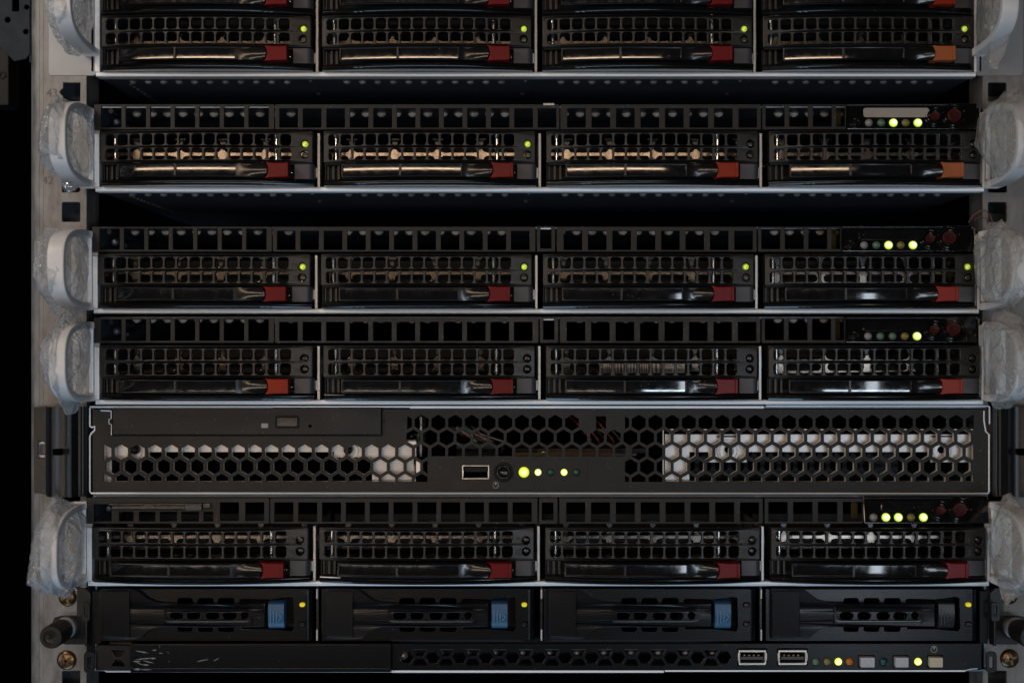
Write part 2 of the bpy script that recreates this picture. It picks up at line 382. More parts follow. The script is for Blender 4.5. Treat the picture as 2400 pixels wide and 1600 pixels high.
U = 211.6
def rack_post(side, label):
    """zinc upright with square holes; side -1 left, +1 right"""
    t = thing('rack_post', label, 'rack post', 1200, 800)
    dd = 22
    g = (D / S + dd) / (D / S)
    X = lambda px: (px - 1200) * g
    Y = lambda py: (800 - py) * g
    if side < 0: xo, xi, hx0, hx1 = X(92), X(203), X(145), X(188)
    else: xo, xi, hx0, hx1 = X(2470), X(2303), X(2316), X(2360)
    holes = []
    rows = []
    for n in range(-3, 6):
        base = 216 + n * U
        rows += [(base, 22), ]
    for base, h in [(216, 22), (431, 20), (497, 23), (702, 20), (942, 20), (1155, 20), (1365, 20), (1400, 1), (1592, 21), (5, 21), (-60, 21)]:
        if h < 5: continue
        y0, y1 = Y(base + h), Y(base - h)
        if side < 0 and base == 216:
            cy = (y0 + y1) / 2
            notch = [(hx0 + 3, y1), (hx0 + 3, cy + 9)] + [(hx0 + 2 - 7 * math.sin(R(a)), cy + 9 - 18 * (a / 180)) for a in range(20, 180, 20)] + [(hx0 + 3, cy - 9), (hx0 + 3, y0)]
            holes.append(notch + [(hx1, y0), (hx1, y1)])
        else: holes.append(rr(min(hx0, hx1), y0, max(hx0, hx1), y1, 3.5, 3))
    mb = MB()
    a, b = min(xo, xi), max(xo, xi)
    mb.add(plate(rect(a, Y(2400), b, Y(-700)), holes, dd, dd + 10, 1.2), 'post')
    # rolled outer edge and rear return flange
    e = -1 if side < 0 else 1
    rad = 26
    prof = [(xo, dd + .2)] + [(xo + e * rad * math.sin(R(q)), dd + .2 + rad - rad * math.cos(R(q))) for q in range(15, 91, 15)] + [(xo + e * rad, 300)]
    v = []; f = []
    ys = [Y(2400), Y(-700)]
    for y in ys:
        for x, d in prof: v.append((x, y, d))
    n = len(prof)
    for j in range(n - 1): f.append([j, j + 1, j + 1 + n, j + n] if side > 0 else [j + n, j + 1 + n, j + 1, j])
    mb.add((v, f), 'post')
    mb.add(box(min(xi, xi - e * -3), max(xi, xi - e * -3), Y(2400), Y(-700), dd + 10, 120, 0), 'post')
    # pressed groove line beside the roll
    gx = X(101) if side < 0 else X(2452)
    mb.add(box(gx - 1.2, gx + 1.2, Y(2400), Y(-700), dd - .8, dd + 2, 0), 'post')
    ob('upright', mb, t)
    ob('return_flange', MB().add(box(a + 12, b - 6 if side < 0 else b, Y(2400), Y(-700), 135, 140), 'darksteel'), t)
    if side < 0:
        m = MB(); text('43', X(122), Y(219), 27, dd - .3, 'mark', m); ob('unit_number', m, t)
        m = MB(); text('42', X(112), Y(424), 27, dd - .3, 'mark', m); ob('unit_number', m, t)
    return t
rack_post(-1, 'grey zinc rack upright with square holes and stamped numbers along the left edge')
rack_post(1, 'dim rack upright with square holes along the shadowed right edge')

# perforated cabinet bracket, upper left corner, standing nearer the camera than the post
t = thing('cabinet_bracket', 'dark perforated steel bracket in the upper left corner beside the left upright', 'bracket', 1200, 800)
m = MB(); a0, b0 = -1330, -1130
pts = [(-1340, 1000), (-1140, 1000), (-1140, 680), (-1150, 668), (-1178, 662), (-1215, 700), (-1340, 760)]
m.add(plate(pts, [rr(-1182, 780, -1166, 822, 2), circ(-1148, 790, 6, 14), circ(-1193, 760, 7, 14), circ(-1150, 732, 6.5, 14), circ(-1150, 850, 6, 14)], 30, 36, 1.2), 'bracketsteel')
m.add(box(-1143, -1138, 660, 1000, 34, 200, 1), 'bracketsteel')
ob('bracket_plate', m, t)
m = MB(); m.add(box(-1340, -1195, 560, 700, 44, 120, 4), 'dark'); m.add(ring(-1210, 632, 5, 9, 41, 46), 'dark')
ob('lower_block', m, t)

# ------------------------------------------------------------------ parts shared by all red-latch drive trays
HX = [-219.6 + 29.02 * i for i in range(15)]
plate_bow = bow(20); lev_bow = bow(30); sill_bow = bow(38)
TM = {}
def build_tray_meshes():
    holes = []
    for x in HX:
        for y in (106, 72.6): holes.append(rr(x - 11.9, y - 12.7, x + 11.9, y + 12.7, 6, 4))
    holes += [circ(229.5, 97.5, 9.6, 16), circ(229.5, 72.5, 9.6, 16)]
    m = MB(); m.add(bent(plate(sub(rr(-243, 54, 247, 127, 1.5, 1)), holes, -26, -13, 1.35, 2), plate_bow), 'vent')
    # side and top returns that make the carrier front a shallow box
    m.add(box(-243, -240.5, 56, 125, -22, 60), 'vent'); m.add(box(243.5, 246.5, 56, 125, -20, 60), 'vent')
    TM['vent_plate'] = m.mesh('vent_plate')
    # rear body and lever recess
    m = MB()
    m.add(box(-243, 250, 14, 53.5, 6, 16), 'dark'); m.add(box(-243, -239, 2, 54, -6, 60, 1), 'dark')
    m.add(box(-241, 247, 0, 126, 240, 900), 'dark')
    m.add(box(-240, 246, 49.5, 54, -20, 60), 'dark')
    m.add(box(-238, -234, 16, 50, -2, 8, 1), 'vent'); m.add(box(-226, -220, 17, 50, -6, 8, 1), 'vent'); m.add(box(-213, -207, 17, 49, -10, 8, 1), 'vent')
    TM['carrier_frame'] = m.mesh('carrier_frame')
    m = MB()
    m.add(sweepx([(0, 30), (0, -14), (2, -20), (5, -22), (7.5, -19), (8.5, -12), (9.5, -12), (11.5, -15), (13.5, -14), (15, -6), (15, 30)], lin(-243, 250, 40), sill_bow), 'gloss')
    TM['sill'] = m.mesh('sill')
    # ejector lever frame with two recesses
    m = MB()
    fr = sub(rr(-200, 18, 140, 48.5, 1.5, 1))
    m.add(bent(plate(fr, [sub(rr(-196, 21.5, -66, 45.5, .8, 1)), sub(rr(-60, 21.5, 76, 45.5, .8, 1))], -36, -22, 1.0, 1), lev_bow), 'satin')
    # scooped neck that rises into a rounded nose
    xs = lin(78, 141, 14); v = []; f = []; n = 11
    for x in xs:
        u = (x - 78) / 63; up = u * u * (3 - 2 * u)
        for j in range(n):
            a = -1 + 2 * j / (n - 1); yy = 33.2 + a * 15.2
            # right end rounded in plan
            xx = x + (7 * (1 - a * a) * up if u > .6 else 0)
            dd = -37.5 - 6 * up * (1 - .75 * a * a) + 3.5 * math.sin(u * math.pi) - lev_bow(x)
            v.append((xx, yy, dd))
    for i in range(len(xs) - 1):
        for j in range(n - 1):
            q = i * n + j; f.append([q, q + n, q + n + 1, q + 1])
    k0 = len(v); e = (len(xs) - 1) * n
    for j in range(n): v.append((v[e + j][0], v[e + j][1], -10 - lev_bow(140)))
    for j in range(n - 1): f.append([e + j, k0 + j, k0 + j + 1, e + j + 1])
    m.add((v, f), 'gloss')
    TM['ejector_lever'] = m.mesh('ejector_lever', 60)
    m = MB()
    def insert(x0, x1):
        ys = lin(21, 46, 9)
        prof = [(y, -31.6 - .30 * (1 - ((y - 33.5) / 12.5) ** 2)) for y in ys]
        return sweepx(prof, lin(x0, x1, 16), lev_bow)
    TM['label_insert_a'] = MB().add(insert(-196.5, -65.5), 'insert').mesh('label_insert')
    TM['label_insert_b'] = MB().add(insert(-60.5, 76.5), 'insert').mesh('label_insert')
    # red latch, concave left edge hugging the lever nose
    pts = [(141.5 + 7.5 * math.cos(R(a)) - 1, 33.5 + 16.6 * math.sin(R(a)) * 1.0) for a in range(-90, 91, 18)]
    pts = [(min(p[0] + 1.5, 149), p[1]) for p in pts]
    out = [(138, 17)] + [(p[0], p[1]) for p in pts[1:-1]] + [(138, 50.5), (196, 50.5), (196, 17)]
    m = MB()
    v, f = plate(out, [], -44, -12, 2.2, 2)
    v = [(x, y, d - (lev_bow(165) if True else 0)) for x, y, d in v]
    m.add((v, f), 'red'); m.add(([(x, y, d) for x, y, d in box(189.5, 196.5, 17.3, 50.2, -64.5, -40, 1.6)[0]], box(189.5, 196.5, 17.3, 50.2, -64.5, -40, 1.6)[1]), 'red')
    TM['release_latch'] = m.mesh('release_latch')
    TM['pivot_pin'] = MB().add(lathe(199, 31, [(2.4, 0), (2.4, -30), (1.6, -32), (.5, -32.5)], 12), 'rod').mesh('pivot_pin')
    # grey end block, rounded right edge
    m = MB()
    prof = [(205, 16), (205, -24), (206, -25), (236, -25)] + [(236 + 14 * math.sin(R(a)), -11 - 14 * math.cos(R(a))) for a in (15, 30, 45, 60, 75, 90)] + [(250, 16)]
    v = [(x, 16.5, d) for x, d in prof] + [(x, 51, d) for x, d in prof]; n = len(prof)
    f = [[j, j + 1, j + 1 + n, j + n] for j in range(n - 1)] + [list(range(n - 1, -1, -1)), [n + j for j in range(n)]]
    m.add((v, f), 'grey'); TM['end_block'] = m.mesh('end_block', 50)
    # indicator lens + rings
    TM['lens'] = MB().add(lathe(0, 0, [(7.2, 6), (7.2, -1), (6.0, -3.4), (3.0, -4.4), (.6, -3.6)], 14), 'ledtray').mesh('indicator_light')
    # raised icons
    m = MB(); d0, d1 = -28.2 - plate_bow(211), -20
    stroke(m, [(206, 92), (206, 103), (208.5, 105), (213.5, 105), (216, 103), (216, 92), (213, 90), (209, 90)], 1.3, d0, d1, 'vent', True)
    stroke(m, [(206, 102), (209, 100.5), (213, 100.5), (216, 102)], 1.1, d0, d1, 'vent')
    stroke(m, [(206, 65), (206, 77), (216, 77), (216, 65)], 1.3, d0, d1, 'vent', True)
    stroke(m, [(203, 62), (219, 80)], 1.3, d0, d1, 'vent'); stroke(m, [(219, 62), (203, 80)], 1.3, d0, d1, 'vent')
    TM['status_icon'] = m.mesh('status_icon')
    # pressed drive brace behind the vents
    wins = []
    for i in range(-3, 3):
        c = 15 + 103 * i
        x0, x1 = c + 8, c + 95
        wins.append(rr(max(x0, -236), 67, min(x1, 238), 84.5, 8.5, 5)); pass
    top = []
    for i in range(-3, 3):
        c = 15 + 103 * i                    # pillar centre: a short flared stub above the bar
        top += [(c - 16, 93.5), (c - 9, 95), (c - 5, 99), (c - 4, 104), (c + 4, 104), (c + 5, 99), (c + 9, 95), (c + 16, 93.5)]
    top = [p for p in top if -236 < p[0] < 240]
    m = MB(); m.add(plate([(-240, 58), (246, 58), (246, 93.5)] + top[::-1] + [(-240, 93.5)], wins, 92, 97, 1.0, 1), 'drive')
    for i in range(-2, 3):
        c = 15 + 103 * i
        if i != -3: m.add(plate([(c - 4, 104), (c + 4, 104), (c + 5, 112), (c + 9, 122), (c + 16, 127), (c - 16, 127), (c - 9, 122), (c - 5, 112)], [], 97, 101, .8), 'driveshade')  # upper pillars use the casting copy with painted shade
    TM['drive_brace'] = m.mesh('drive_brace')
    m = MB()
    for x in (-218.5, 158): m.add(tube([(x, 55, 8), (x, 124, 8)], 4.6, 14), 'rod')
    TM['spring_rods'] = m.mesh('side_rod')
    TM['rod1'] = MB().add(tube([(-218.5, 55, 8), (-218.5, 124, 8)], 4.6, 14), 'rod').mesh('side_rod')
    TM['rod2'] = MB().add(tube([(158, 55, 8), (158, 124, 8)], 4.6, 14), 'rod').mesh('side_rod')
    m = MB(); m.add(box(-225, 225, 60, 86, 150, 154), 'inner'); m.add(box(-225, 225, 96, 99, 140, 160, 1), 'inner')
    TM['drive_front'] = m.mesh('drive_front')
build_tray_meshes()

def drive_tray(px, py, k, label, led='on', led2='off', latch='red', orient=None):
    t = thing('drive_tray', label, 'drive tray', px, py, k, 'hot-swap drive trays with coloured latches')
    for n in ('carrier_frame', 'vent_plate', 'sill', 'ejector_lever', 'release_latch', 'pivot_pin', 'end_block', 'status_icon', 'drive_brace', 'drive_front'):
        o = ob(n, TM[n], t)
        if n == 'ejector_lever': lev = o
        if n == 'release_latch' and latch != 'red':
            o.material_slots[0].link = 'OBJECT'; o.material_slots[0].material = M[latch]
            o['label'] = {'orange': 'red latch tinted with orange glow', 'redglow': 'red latch tinted with warm glow'}[latch]
    ob('label_insert', TM['label_insert_a'], lev); ob('label_insert', TM['label_insert_b'], lev)
    ob('side_rod', TM['rod1'], t); ob('side_rod', TM['rod2'], t)
    mats = {'on': 'ledtray', 'off': 'ledoff', 'dead': 'ledblack'}
    ob('indicator_light', TM['lens'], t, (229.5, 97.5, -21), mats[led], 'lit green light' if led == 'on' else None)
    ob('indicator_light', TM['lens'], t, (229.5, 72.5, -20), mats[led2])
    return t

# ------------------------------------------------------------------ chassis with trays
ORD = ['first', 'second', 'third', 'fourth']
def handle_mesh():
    m = MB(); path = []
    for i in range(33):
        a = math.pi * i / 32
        c, s = math.cos(a), math.sin(a)
        y = 90 + 84 * math.copysign(abs(c) ** .62, c); d = 6 - 222 * abs(s) ** .62
        path.append((y, d))
    v = []; f = []; prof = [(-19, -4), (-17.5, -7.5), (-13, -8.6), (13, -8.6), (17.5, -7.5), (19, -4), (19, 5), (16, 8), (-16, 8), (-19, 5)]; n = len(prof)
    for i, (y, d) in enumerate(path):
        a = path[max(i - 1, 0)]; b = path[min(i + 1, 32)]
        tx, ty = b[0] - a[0], b[1] - a[1]; L = math.hypot(tx, ty); ny, nd = -ty / L, tx / L   # normal in (y, d)
        if (y - 90) * ny + (d + 60) * nd < 0: ny, nd = -ny, -nd
        for x, h in prof: v.append((x, y - ny * h, d - nd * h))
    for i in range(len(path) - 1):
        for j in range(n):
            f.append([i * n + j, i * n + (j + 1) % n, (i + 1) * n + (j + 1) % n, (i + 1) * n + j])
    f.append(list(range(n))); f.append([(len(path) - 1) * n + j for j in reversed(range(n))])
    m.add((v, f), 'handle'); return m.mesh('handle', 40)
HM = handle_mesh()

def dimples(y, sgn, d0, xs, r=8.5, h=4.5, dr=6):
    """pressed bumps on a horizontal sheet at height y"""
    v = []; f = []
    for x in xs:
        o = len(v); n = 10
        for q, hh in ((1, 0), (.8, .55), (.45, .9)):
            for i in range(n):
                a = 2 * math.pi * i / n; v.append((x + r * q * math.cos(a), y + sgn * h * hh, d0 + dr * q * math.sin(a)))
        v.append((x, y + sgn * h, d0))
        for j in range(2):
            for i in range(n):
                A = o + j * n + i; B = o + j * n + (i + 1) % n; f.append([A, B, B + n, A + n])
        for i in range(n): f.append([o + 2 * n + i, o + 2 * n + (i + 1) % n, o + 3 * n])
    return v, f

def dimple_xs(): 
    xs = []
    for c in (-774, -258, 258, 774): xs += [c - 196 + 37.2 * i for i in range(11)]
    return xs

def chassis(t, top, W=1034, depth=2400, dim=True):
    m = MB()
    m.add(box(-W, W, -8.5, -4, 6, depth), 'darksteel')                 # floor
    m.add(box(-W, W, top - 4, top, 30, depth), 'darksteel')            # lid
    m.add(box(-W, -W + 4, -4, top - 4, 16, depth), 'darksteel'); m.add(box(W - 4, W, -4, top - 4, 16, depth), 'darksteel')
    m.add(box(-W + 4, W - 4, -4, top - 4, depth - 10, depth), 'black')
    if dim:
        xs = dimple_xs()
        m.add(dimples(-8.5, -1, 74, xs, 9.5, 6.5, 7), 'steel')
        m.add(dimples(top - 4, -1, 112, xs, 11, 9, 9), 'bumpsteel')
        for c in (-516, 0, 516): m.add(dimples(-8.5, -1, 64, [c - 24], 4.5, 3, 4), 'steel'); m.add(box(c - 2, c + 3, -10, -8.5, 20, 900), 'darksteel')
        for c in (-516, 0, 516): m.add(dimples(-8.5, -1, 240, [c - 30], 6, 3, 6), 'steel')
        for i in range(14): m.add(dimples(-8.5, -1, 110 + 34 * i, [-985], 5, 3, 6), 'steel')
    ob('chassis', m, t)
    m = MB()
    xs = lin(-W - 2, W + 2, 60)
    prof = [(-10.5, 30)] + [(-5 - 5.6 * math.cos(R(a)), 0 - 3.6 * math.sin(R(a)) ** .6) for a in range(0, 181, 15)] + [(.5, 30)]
    m.add(sweepx(prof, xs), 'rim')
    ob('front_rim', m, t)

def frame_sides(t, h, W=1036):
    m = MB()
    m.add(box(-W - 3, -W + 9, .5, h, -4, 30, 2), 'rim')
    m.add(box(-W - 14, -W - 5, .5, h - 8, 0, 40, 2), 'rim')
    ob('side_rim', m, t)
    m = MB()
    m.add(box(W - 4, W + 3, .5, h, -4, 30, 2), 'rim'); m.add(box(W + 8, W + 16, .5, h - 8, 0, 40, 2), 'rim')
    ob('side_rim', m, t)
def dividers(t, h):
    for c in (-516, 0, 516):
        m = MB(); m.add(box(c - 3.2, c + 3.2, .5, h, 0, 300, 1), 'steel'); m.add(box(c - 8, c - 3, 22, 46, 4, 30, 1), 'steel')
        ob('bay_divider', m, t)

def strip(x0, x1, wins, y0=133, y1=192, k='strip', d0=-10):
    return MB().add(plate(rr(x0, y0, x1, y1, 1.5, 1), [rr(a, b, c, e, 1.2, 2) for a, b, c, e in wins], d0, d0 + 9, 1.0, 1), k)

def ears(t, y0=4, y1=176, xc=1056, paint='steel', plate_x=(1028, 1092)):
    for s in (-1, 1):
        a, b = sorted((s * plate_x[0], s * plate_x[1]))
        m = MB(); m.add(plate(rr(a, y0, b, y1, 5, 3), [], 4, 11, 1.2), paint)
        a, b = sorted((s * 1040, s * 1051)); m.add(box(a, b, y0 + 12, y1 - 8, -6, 8, 3), 'rim')
        e = ob('rack_ear', m, t)
        ob('handle', HM, e, (s * xc, 0, 0))

def control_panel(t, x0, x1, leds, lit, y0, buttons, ledcols, small=None, sticker=False, latched=True):
    """glossy black panel; leds = x list, lit = set of indices"""
    m = MB()
    m.add(box(x0, x1, 133, 196, -6, 20, 2), 'glosspanel')
    xr = [-1, 1]
    # raised rim strips around the label window and the buttons (they catch light)
    m.add(box(x0 + 2, x1 - 42, 190.5, 192.2, -8, -5, .7), 'satin')
    cp = ob('control_panel', m, t)
    m = MB(); m.add(plate(rr(x0 + 40, 161, x1 - 112, 184, 6, 3), [], -9, -5.5, 1.2), 'sticker' if sticker else 'insert')
    ob('name_sticker' if sticker else 'name_window', m, cp)
    if small is not None:
        m = MB(); m.add(disc(small, y0, 6.5, -10, -2), 'gloss'); m.add(ring(small, y0, 9.5, 12, -10, -4), 'gloss'); ob('reset_button', m, cp)
    for i, x in enumerate(leds):
        on = i in lit
        ob('status_light', MB().add(dome(0, 0, 10 if on else 9.2, 0, 8), 'ledon' if on else ledcols[i]), cp, (x, y0, -6), label='lit green light' if on else None)
    for (bx, by, r) in buttons:
        m = MB(); m.add(ring(bx, by, r + 3, r + 7, -11, -4), 'glosspanel')
        m.add(ring(bx, by, r + 10, r + 12.5, -9, -4), 'glosspanel')
        m.add(lathe(bx, by, [(r, -2), (r, -12), (r * .85, -14.5), (r * .5, -13.6), (1, -13.2)], 24), 'redbutton')
        if r > 13: power_icon(m, bx, by, 7.5, 1.8, -15.2, -12, 'redbutton')
        ob('power_button' if r > 13 else 'reset_button', m, cp)
    tl = R(-10); pv = Vector((0, 0, 133 * S)); cp.rotation_euler = (tl, 0, 0)
    from mathutils import Matrix
    cp.location = pv - Matrix.Rotation(tl, 3, 'X') @ pv + Vector((0, -.0012, 0))
    return cp

def bracket_bits(t, x=-1010):
    """fixing posts visible through the first windows"""
    for bx in (x,):
        m = MB()
        m.add(tube([(bx, 183, 30), (bx + 14, 178, 90), (bx + 60, 168, 330)], 6.5, 10), 'bracketsteel')
        m.add(dome(bx + 6, 160, 9, 60, 8), 'darksteel'); m.add(dome(bx + 22, 152, 8, 80, 8), 'darksteel')
        ob('fixing_stud', m, t)

FULL = {0: 'top', 1: 'second', 2: 'third', 3: 'fourth', 5: 'sixth'}
def bay_px(cx, k, i): return cx + (-774 + 516 * i) * k

# ---- server 1: two tray rows, runs out of the top of the picture
CX, RY, K = 1256, 170, .994
t = thing('server', 'topmost server with light grey ears and two rows of drive trays', 'server', CX, RY, K, 'servers with red-latch drive trays')
chassis(t, 330); frame_sides(t, 320); dividers(t, 320); 
for s in (-1, 1):
    a, b = sorted((s * 1036, s * 1150))
    m = MB(); m.add(plate(rr(a, -8, b, 420, 9, 4), [], 0, 10, 1.5), 'earpaint'); 
    e = ob('rack_ear', m, t)
    ob('handle', HM, e, (-1047 if s < 0 else 1042, 40, 0))
for r in range(2):
    for i in range(4):
        lt = {0: 'red', 1: 'red', 2: 'red', 3: 'orange' if r == 0 else 'redglow'}[i]
        nm = {'red': 'dark red', 'orange': 'orange', 'redglow': 'warm glow-tinted red'}[lt]
        lab = ('drive tray with %s latch, %s from left in the topmost server\'s lower row' % (nm, ORD[i])) if r == 0 else \
              ('drive tray cut off by the top edge, %s from left in the topmost server' % ORD[i])
        drive_tray(bay_px(CX, K, i), RY - 129.5 * K * r, K, lab, 'on', 'off', lt)

# ---- servers 2, 3, 4, 6
def windows_a(): return [(-1021 + 57.2 * i, 138.5, -974 + 57.2 * i, 187.5) for i in range(7)]
def windows_b(n=11): return [(-606 + 54.7 * i, 138, -563 + 54.7 * i, 182) for i in range(n)]
def windows_c(): return [(64 + 57 * i, 138, 107 + 57 * i, 182) for i in range(8)]
def windows_d(): return [(526 + 55 * i, 140, 570 + 55 * i, 189) for i in range(3)]

def std_server(idx, CX, RY, K, label, lit, ledcols, trays, kind='strip', sticker=False, sixth=False, vent_dusty=None):
    t = thing('server', label, 'server', CX, RY, K, 'servers with red-latch drive trays')
    chassis(t, 194); frame_sides(t, 124); dividers(t, 126); ears(t)
    kk = kind
    if not sixth:
        ob('vent_panel', strip(-1038, -618, windows_a(), k='strip'), t)
        if idx == 1:
            w_ = windows_b(12); w_[-1] = (-606 + 54.7 * 11, 138, -563 + 54.7 * 11, 182)
            ob('vent_panel', strip(-616, 46, w_, k=kk), t)
            ob('panel_tab', MB().add(box(8, 34, 189, 194.5, -13, -4, 1), 'steel'), t)
        else:
            ob('vent_panel', strip(-616, -2, windows_b(), k=kk), t)
            m = strip(1, 44, [(9, 141, 35, 190)], 133, 193, kk, -14); ob('vent_panel', m, t)
            ob('panel_tab', MB().add(box(9, 34, 186, 189, -10, -3, 1), 'rim'), t)
        ob('vent_panel', strip(47 if idx != 1 else 48, 515, windows_c(), k=kk), t)
        m = strip(518, 713, windows_d() + [(690, 140, 711, 189)]); ob('vent_panel', m, t)
        ob('yellow_sticker', MB().add(box(698, 713, 141, 188, 44, 48), 'yellowtag'), t)
        control_panel(t, 714, 1020, [766, 794.5, 823, 851.5, 880], lit, 148, [(920, 163, 11.5), (965, 165, 16.5)], ledcols, 733, sticker)
    else:
        wa = [(-1021, 138.5, -980, 178), (-963, 138.5, -930, 160), (-917, 138.5, -880, 160), (-869, 138.5, -830, 160), (-820, 138.5, -780, 160), (-769, 138.5, -747, 160), (-731, 140, -688, 182), (-673, 140, -630, 182)]
        ob('vent_panel', strip(-1038, -618, wa), t)
        m = MB(); m.add(box(-985, -770, 176, 181, -22, 10, 1), 'satin'); m.add(box(-976, -808, 167, 176, -26, 6, 1.5), 'satin'); m.add(box(-808, -770, 165.5, 178, -27, 6, 1.5), 'grey')
        m.add(box(-768, -752, 170, 181, -20, 8, 1), 'satin'); m.add(box(-900, -878, 175, 178, -28, -20, .8), 'grey')
        ob('pull_tab', m, t)
        ob('vent_panel', strip(-616, -2, windows_b()), t)
        ob('vent_panel', strip(1, 44, [(8, 142, 34, 182)], 133, 193, 'strip', -14), t)
        ob('vent_panel', strip(47, 515, windows_c()), t)
        ob('vent_panel', strip(519, 745, [(528 + 57 * i, 139, 572 + 57 * i, 183) for i in range(4)]), t)
        ob('yellow_sticker', MB().add(box(727, 742, 141, 181, 30, 34), 'yellowtag'), t)
        control_panel(t, 747, 1034, [769, 797.5, 826, 855, 883.5], lit, 147, [(923, 163, 11), (968, 165, 16)], ledcols, None, False)
    bracket_bits(t)
    for i, (led, led2, latch) in enumerate(trays):
        nm = {'red': 'red', 'orange': 'orange glow-tinted red', 'redglow': 'warm glow-tinted red'}[latch]
        st = 'lit green light' if led == 'on' else 'no light lit'
        extra = ' and barcode behind' if (idx == 3 and i == 2) else ''
        lab = 'tray with %s latch, %s%s, %s from left, %s server' % (nm, st, extra, ORD[i], FULL[idx])
        tr = drive_tray(bay_px(CX, K, i), RY, K, lab, led, led2, latch)
        if idx == 3 and i == 2:
            m = MB(); m.add(box(-112, 92, 61, 86, 84, 86), 'label'); rnd = random.Random(5); x = -106
            while x < 32:
                wd = rnd.choice((1.5, 2.5, 3.5, 5)); m.add(box(x, x + wd, 62, 85.5, 83.4, 84.5), rnd.choice(('ink', 'inkbrown', 'inkbrown'))); x += wd + rnd.choice((2, 3, 4.5, 6))
            text('WX4 2 30', 64, 79, 10, 83.4, 'ink', m); text('0 87 I  Y', 62, 68, 10, 83.4, 'ink', m)
            ob('drive_label', m, tr)
    return t
G = 'ledgrey'; GG = 'ledgreenoff'; Y = 'ledyelloff'
std_server(1, 1265, 439, 1.004, 'second server from the top with a pale sticker above its status lights', {2, 4}, [G, GG, G, Y, G],
           [('on', 'off', 'red'), ('on', 'off', 'red'), ('dead', 'dead', 'redglow'), ('dead', 'dead', 'orange')], sticker=True)
std_server(2, 1257, 724, 1.0, 'third server from the top with four lit tray lights', {2, 4}, [G, GG, G, Y, G],
           [('on', 'off', 'red'), ('on', 'off', 'red'), ('on', 'off', 'red'), ('on', 'off', 'redglow')])
std_server(3, 1264, 937, 1.003, 'dusty fourth server with only one panel light lit, above the honeycomb server', {4}, [G, GG, GG, Y, G],
           [('dead', 'dead', 'redglow'), ('dead', 'dead', 'red'), ('dead', 'dead', 'red'), ('dead', 'dead', 'redglow')], kind='dusty')
std_server(5, 1262, 1361, 1.018, 'sixth server with three panel lights lit, below the honeycomb server', {1, 2, 4}, [G, GG, G, Y, G],
           [('dead', 'dead', 'red'), ('dead', 'dead', 'red'), ('dead', 'dead', 'red'), ('dead', 'dead', 'red')], sixth=True)

# ------------------------------------------------------------------ server 5: honeycomb front, local px = photo px with origin (1265, 1155)
t = thing('honeycomb_server', 'black server with honeycomb front and disc drive, between two rows of red-latch trays', 'server', 1265, 1155)
hx = lambda p: p - 1265
hy = lambda p: 1155 - p
m = MB(); x0, x1, y0, y1 = hx(214), hx(2316), 3, hy(953)
m.add(box(x0, x1, -2, 1.5, 10, 2400), 'darksteel'); m.add(box(x0, x1, y1 - 3, y1, 10, 2400), 'darksteel')
m.add(box(x0, x0 + 4, 2, y1 - 4, 10, 2400), 'darksteel'); m.add(box(x1 - 4, x1, 2, y1 - 4, 10, 2400), 'darksteel'); m.add(box(x0 + 5, x1 - 5, 2, y1 - 5, 2380, 2390), 'black')
ob('chassis', m, t)
m = MB()
m.add(tube([(hx(640), hy(953.5), -3), (hx(214), hy(953.5), -3), (hx(211.5), hy(957), -3), (hx(211.5), hy(998), -3), (hx(216), hy(1001), -3), (hx(223), hy(999), -3), (hx(223), hy(1008), -3), (hx(215), hy(1015), -3), (hx(211.5), hy(1022), -3), (hx(211.5), hy(1151), -3), (hx(215), hy(1155), -3), (hx(2313), hy(1155.5), -3), (hx(2317), hy(1152), -3), (hx(2317), hy(1018), -3), (hx(2309), hy(1010), -3), (hx(2305), hy(985), -3), (hx(2305), hy(962), -3)], 2.2, 8), 'rim')
m.add(tube([(hx(2318), hy(993), -3), (hx(2318), hy(953), -3), (hx(2314), hy(951), -3), (hx(1795), hy(951), -3)], 2, 8), 'rim')
m.add(box(hx(960), hx(1790), hy(957), hy(950.5), -6, 12, 2.2), 'rim'); m.add(box(hx(211), hx(960), hy(954.5), hy(951), -4, 12, 1.2), 'rim'); m.add(box(hx(1795), hx(2314), hy(953), hy(949.5), -2, 12, 1.2), 'rim')
m.add(box(hx(214), hx(2316), -2.5, 1.5, -5, 12, 1.4), 'rim')
ob('front_rim', m, t)
# honeycomb face
PX, RYP, HR = 39.1, 34.35, 18.4
def hexagon(cx, cy, r=HR): return [(cx + r * math.cos(R(a)), cy + r * math.sin(R(a))) for a in (30, 90, 150, 210, 270, 330)]
def clip(poly, xa, xb, ya, yb):
    for ax, lim, sg in ((0, xa, 1), (0, xb, -1), (1, ya, 1), (1, yb, -1)):
        out = []
        for i in range(len(poly)):
            p, q = poly[i], poly[(i + 1) % len(poly)]
            ip, iq = (p[ax] - lim) * sg >= 0, (q[ax] - lim) * sg >= 0
            if ip: out.append(p)
            if ip != iq:
                tt = (lim - p[ax]) / (q[ax] - p[ax]); out.append((p[0] + (q[0] - p[0]) * tt, p[1] + (q[1] - p[1]) * tt))
        poly = out
        if len(poly) < 3: return None
    ar = sum(a[0] * b[1] - b[0] * a[1] for a, b in zip(poly, poly[1:] + poly[:1])) / 2
    return poly if abs(ar) > 45 else None
